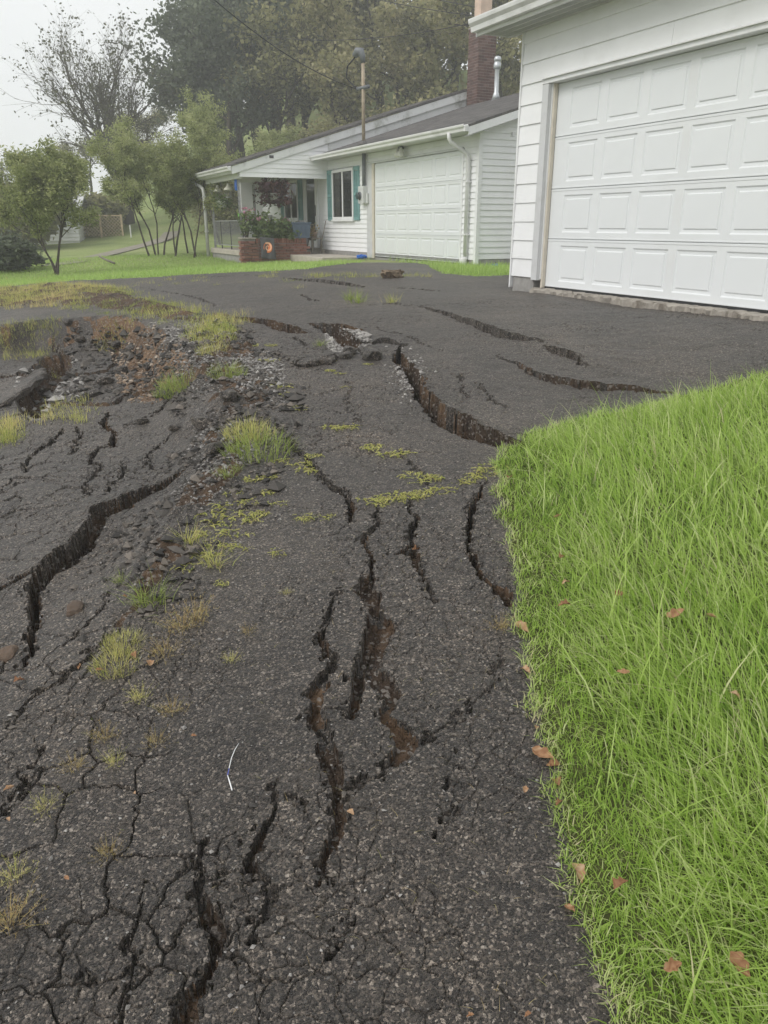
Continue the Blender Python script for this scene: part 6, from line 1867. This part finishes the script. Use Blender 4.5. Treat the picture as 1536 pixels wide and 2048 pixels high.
leaf_spots = [(40, 1365, .05, 'curled orange-brown leaf at the left edge above the near asphalt'), (18, 1578, .035, 'rust brown leaf at the left edge on the near asphalt'), (16, 1640, .02, 'tiny red-brown leaf scrap below the rust leaf at the left edge'),
    (157, 1328, .03, 'pinkish leaf left of the fuzzy yellow weed'), (200, 1345, .03, 'pale orange leaf under the fuzzy yellow weed'), (270, 1315, .04, 'red-brown leaf right of the fuzzy yellow weed'), (250, 1200, .025, 'small red leaf scrap left of the flat green weed'),
    (300, 1332, .05, 'long rust leaf in the sparse dry weeds'), (268, 1622 - 36, .018, 'tiny orange leaf scrap right of the mossy weed'), (135, 1762, .02, 'tiny reddish leaf on the lower left asphalt'), (388, 1474, .02, 'thin red leaf stalk scrap in mid left asphalt'),
    (833, 1092, .05, 'reddish leaf lodged in the forked crack'), (1003, 1188, .05, 'orange leaf at the corner of the deep crack by the lawn'), (1043, 1262, .07, 'large tan leaf on the lawn edge'), (1050, 1348, .05, 'brown leaf on the asphalt edge below the large tan leaf'),
    (1085, 1515, .075, 'long curled tan leaf on the edge of the asphalt'), (1106, 1533, .05, 'orange leaf touching the long curled tan leaf'), (1114, 1570, .05, 'brown cupped leaf at the lawn edge'), (1118, 1612, .035, 'pale leaf just below the brown cupped leaf'), (1050, 1583, .03, 'reddish leaf bit lying on the asphalt left of the cupped leaf'),
    (1155, 1750, .06, 'long brown leaf hanging over the lawn edge'), (1140, 1822, .04, 'dark red leaf on the asphalt beside the lawn'), (1055, 2035, .02, 'small orange leaf at the bottom edge of the asphalt'), (940, 2040, .018, 'tiny orange leaf at the bottom left of the small orange one'),
    (1018, 968 - 5, .06, 'reddish leaf at the lawn tip near the seam weeds'), (1072, 1462, .03, 'dull brown leaf scrap on the asphalt beside the lawn'), (700, 1652 - 20, .03, 'tan leaf lodged in the lower central crack')]
lawn_spots = [(1342, 1270, .08, 'pale orange leaf lying on the long grass'), (1232, 1215, .06, 'brown leaf upright in the grass'), (1120, 1128, .05, 'curled brown leaf in the grass near its upper edge'), (1125, 1225, .055, 'whitish curled leaf in the grass'), (1112, 1045, .04, 'dark leaf scrap in the grass tip'),
    (1128, 1178, .04, 'small dark brown leaf between the curled ones in the grass'), (1240, 1372, .045, 'dark brown leaf sunk in the middle of the grass'), (1465, 1975, .06, 'brown leaf in the lower right grass'), (1335, 1965, .045, 'dark leaf in the grass left of the lower right one'), (1235, 1795, .05, 'narrow tan leaf standing at the lawn edge'),
    (1410, 1282, .04, 'brown leaf right of the pale orange one in the grass'), (1456, 1445, .04, 'small brown leaf in the right side of the grass')]
for i, (u, v, s, lab) in enumerate(leaf_spots + lawn_spots):
    lift = .012 if i < len(leaf_spots) else .085
    p = G3(u, v + (26 if lift > .02 else 0), lift)
    o = link_mesh('dead_leaf', LM[i % 6], None, None, p, (random.uniform(-.4, .4), random.uniform(-.4, .4), random.uniform(0, 6.28)), (s * .95, s * .62, s * .8))
    tag(o, lab, 'leaf', 'fallen brown leaves')
# white and blue plastic strip
pts = [G3(u, v, .008) for u, v in ((478, 1488), (470, 1500), (463, 1515), (458, 1535), (455, 1548), (459, 1562), (464, 1580))]
t = empty('plastic_strip', pts[3], 0, 'thin white plastic strip with blue end lying on the asphalt', 'strip')
rel = [q - pts[3] for q in pts]
MB().tube(rel[4:], [.0016, .0021, .0021], 6).build('white_end', 'straw_white', t, True)
MB().tube(rel[3:5], [.0014, .0016], 6).build('blue_band', 'straw_blue', t, True)
MB().tube(rel[:4], [.0008, .0012, .0013, .0014], 6).build('tip', 'straw_white', t, True)

# loose gravel and crumbs: uncountable
def scatter_stones(name, P, size, seed, mat, label, tint_lo=0., tint_hi=1.):
    r = np.random.default_rng(seed)
    n = len(P)
    bm = bmesh.new(); bmesh.ops.create_icosphere(bm, subdivisions=1, radius=1.0)
    bm.verts.ensure_lookup_table()
    S = np.array([v.co for v in bm.verts]); F = np.array([[v.index for v in f.verts] for f in bm.faces]); bm.free()
    octa = np.array([(1, 0, 0), (0, 1, 0), (-1, 0, 0), (0, -1, 0), (0, 0, 1), (0, 0, -1)], float); oF = np.array([(0, 1, 4), (1, 2, 4), (2, 3, 4), (3, 0, 4), (1, 0, 5), (2, 1, 5), (3, 2, 5), (0, 3, 5)])
    S, F = octa, oF
    m = len(S)
    sc = size * np.exp(r.normal(0, .4, n))
    V = S[None] * (1 + r.normal(0, .22, (n, m, 1))) * (sc[:, None, None] * np.stack([r.uniform(.8, 1.3, n), r.uniform(.6, 1.1, n), r.uniform(.4, .75, n)], 1)[:, None, :])
    a = r.uniform(0, 6.28, n); ca, sa = np.cos(a)[:, None], np.sin(a)[:, None]
    b = r.normal(0, .35, n); cb, sb = np.cos(b)[:, None], np.sin(b)[:, None]
    x = V[..., 0] * cb + V[..., 2] * sb; zv = -V[..., 0] * sb + V[..., 2] * cb
    V = np.stack([x * ca - V[..., 1] * sa, x * sa + V[..., 1] * ca, zv], -1)
    z = fine_h(P[:, 0], P[:, 1])
    V = V + np.stack([P[:, 0], P[:, 1], z + sc * .22], 1)[:, None, :]
    me = np_mesh(name, V.reshape(-1, 3), [(np.arange(n) * m)[:, None, None] .repeat(1, 1).reshape(-1, 1, 1).repeat(len(F), 1).reshape(-1, 1) + np.tile(F, (n, 1))], np.repeat(np.clip(r.uniform(tint_lo, tint_hi, n), 0, 1), m))
    tag(link_mesh(name, me, mat), label, 'gravel', None, 'stuff')
def in_poly(poly, n, seed, pad=0.0, thr=-.3, f=3.0):
    r = np.random.default_rng(seed); pp = np.asarray(poly)
    q = np.stack([r.uniform(pp[:, 0].min() - pad, pp[:, 0].max() + pad, n * 3), r.uniform(pp[:, 1].min() - pad, pp[:, 1].max() + pad, n * 3)], 1)
    k = (poly_sd(q[:, 0], q[:, 1], poly) < pad) & (fbm(q[:, 0] * f, q[:, 1] * f, seed, 3) > thr)
    return q[k][:n]
sp_ = in_poly(STRIP, 9000, 501, .08, -.05); sp_ = sp_[rng.random(len(sp_)) < smooth(3.0, 4.6, sp_[:, 1]) * .9 + .03]
scatter_stones('loose_gravel', sp_, .0075, 502, 'gravel', 'pale gravel spilled along the ridge in mid driveway', .0, .85)
pitb = gpoly([(240, 670), (330, 690), (420, 680), (470, 720), (400, 750), (350, 780), (290, 800), (240, 790), (225, 720)])
M['ochre_stone'] = stone_mat('ochre_stone', [(0.10, 0.075, 0.055), (0.22, 0.155, 0.105), (0.33, 0.25, 0.18), (0.42, 0.36, 0.29)])
scatter_stones('bank_gravel', in_poly(BANK, 900, 503, .12, -.3), .014, 504, 'ochre_stone', 'stones and rubble on the soil bank of the pit', .0, 1)
pits = gpoly([(60, 740), (140, 730), (150, 790), (90, 820), (50, 800)])
scatter_stones('pit_stones', in_poly(pits, 160, 505, .1, -.5), .028, 506, 'gravel', 'pale stones lying in the hollow of the pit', .3, 1)
for nm, pol, cnt, sd, lab in (('crest_gravel', [(300, 650), (420, 650), (445, 690), (400, 715), (330, 690)], 1500, 521, 'pale gravel spread above the pit bank'), ('ridge_gravel', [(478, 712), (540, 725), (548, 770), (500, 780)], 900, 523, 'patch of whitish gravel on top of the ridge')):
    scatter_stones(nm, in_poly(gpoly(pol), cnt, sd, .1, -.25), .0095, sd + 1, 'gravel', lab, .35, 1)
holeg = gpoly([(660, 665), (720, 672), (735, 690), (700, 705), (665, 695)])
scatter_stones('hole_gravel', in_poly(holeg, 900, 507, .05, -.4), .012, 508, 'gravel', 'pale gravel in the broken hole of the driveway', .35, 1)
cg = ground_pts([(random.gauss(815, 18), random.gauss(745, 22)) for _ in range(350)])
scatter_stones('crack_gravel', cg, .010, 510, 'gravel', 'gravel fallen into the long crack', .2, 1)
rr = np.random.default_rng(511)
ap = np.stack([rr.uniform(-1.9, 1.0, 2600), rr.uniform(.8, 4.2, 2600)], 1)
ap = ap[poly_sd(ap[:, 0], ap[:, 1], LAWN_R) > .01]
scatter_stones('asphalt_pebbles', ap, .0034, 512, 'gravel', 'scattered pale pebbles worn out of the asphalt', .2, .95)
rub = in_poly(STRIP, 2600, 531, .22, -.1); rub = rub[rub[:, 1] > 2.6]
M['crumb'] = stone_mat('asphalt_crumb', [(0.025, 0.023, 0.021), (0.05, 0.046, 0.042), (0.09, 0.08, 0.07), (0.17, 0.145, 0.12)])
scatter_stones('ridge_rubble', rub, .017, 532, 'crumb', 'dark crumbled asphalt strewn along the gravel ridge', 0, 1)
pr = ground_pts([(random.uniform(130, 340), random.uniform(655, 800)) for _ in range(420)])
scatter_stones('pit_rubble', pr, .028, 534, 'crumb', 'dark crumbled asphalt lying in the pit', 0, .9)
cc = []
for w_, hw_c, d_, f_ in _cr:
    if w_[:, 1].mean() > 5.5: continue
    for i_ in range(len(w_) - 1):
        ln_ = np.linalg.norm(w_[i_ + 1] - w_[i_]); k_ = int(ln_ * (90 if w_[i_, 1] < 3.6 else 60))
        if k_:
            t_ = rr.random((k_, 1)); cc.append(w_[i_] + (w_[i_ + 1] - w_[i_]) * t_ + rr.normal(0, 1, (k_, 2)) * (hw_c[i_] * 1.1 + .012))
scatter_stones('crack_crumbs', np.concatenate(cc), .0052, 536, 'crumb', 'crumbs broken from the asphalt along the cracks', 0, 1)
# dry grass clippings on the near asphalt
cp = np.stack([rr.uniform(-.6, .75, 420), rr.uniform(.9, 3.4, 420)], 1)
cp = cp[(poly_sd(cp[:, 0], cp[:, 1], LAWN_R) > 0) & (rr.random(420) < np.clip(1.2 - (.55 - cp[:, 0]) * .9, .15, 1))]
n = len(cp)
V, F, tt = blades(np.stack([cp[:, 0], cp[:, 1], fine_h(cp[:, 0], cp[:, 1]) + .006], 1), rr.uniform(.012, .045, n), np.full(n, .0011), rr.uniform(0, 6.28, n), np.full(n, 1.0), rr.uniform(.5, 1, n), curl=.6)
tag(link_mesh('dry_clippings', np_mesh('dry_clippings', V, F, tt), 'weed_dry'), 'dry grass clippings strewn on the near asphalt', 'clippings', None, 'stuff')

# ------------------------------------------------------------------ damp air
hz = MB(); hz.box(-170, 140, -60, 190, -25, 52)
hm_, nt, p_, out = new_mat('damp_air')
nt.nodes.remove(p_)
pv = nt.nodes.new('ShaderNodeVolumePrincipled')
pv.inputs['Color'].default_value = (0.97, 0.98, 1.0, 1)
pv.inputs['Density'].default_value = 0.0035
pv.inputs['Anisotropy'].default_value = 0.2
nt.links.new(pv.outputs[0], out.inputs['Volume'])
tag(hz.build('haze', hm_), 'thin damp haze over the whole place', 'haze', None, 'stuff')
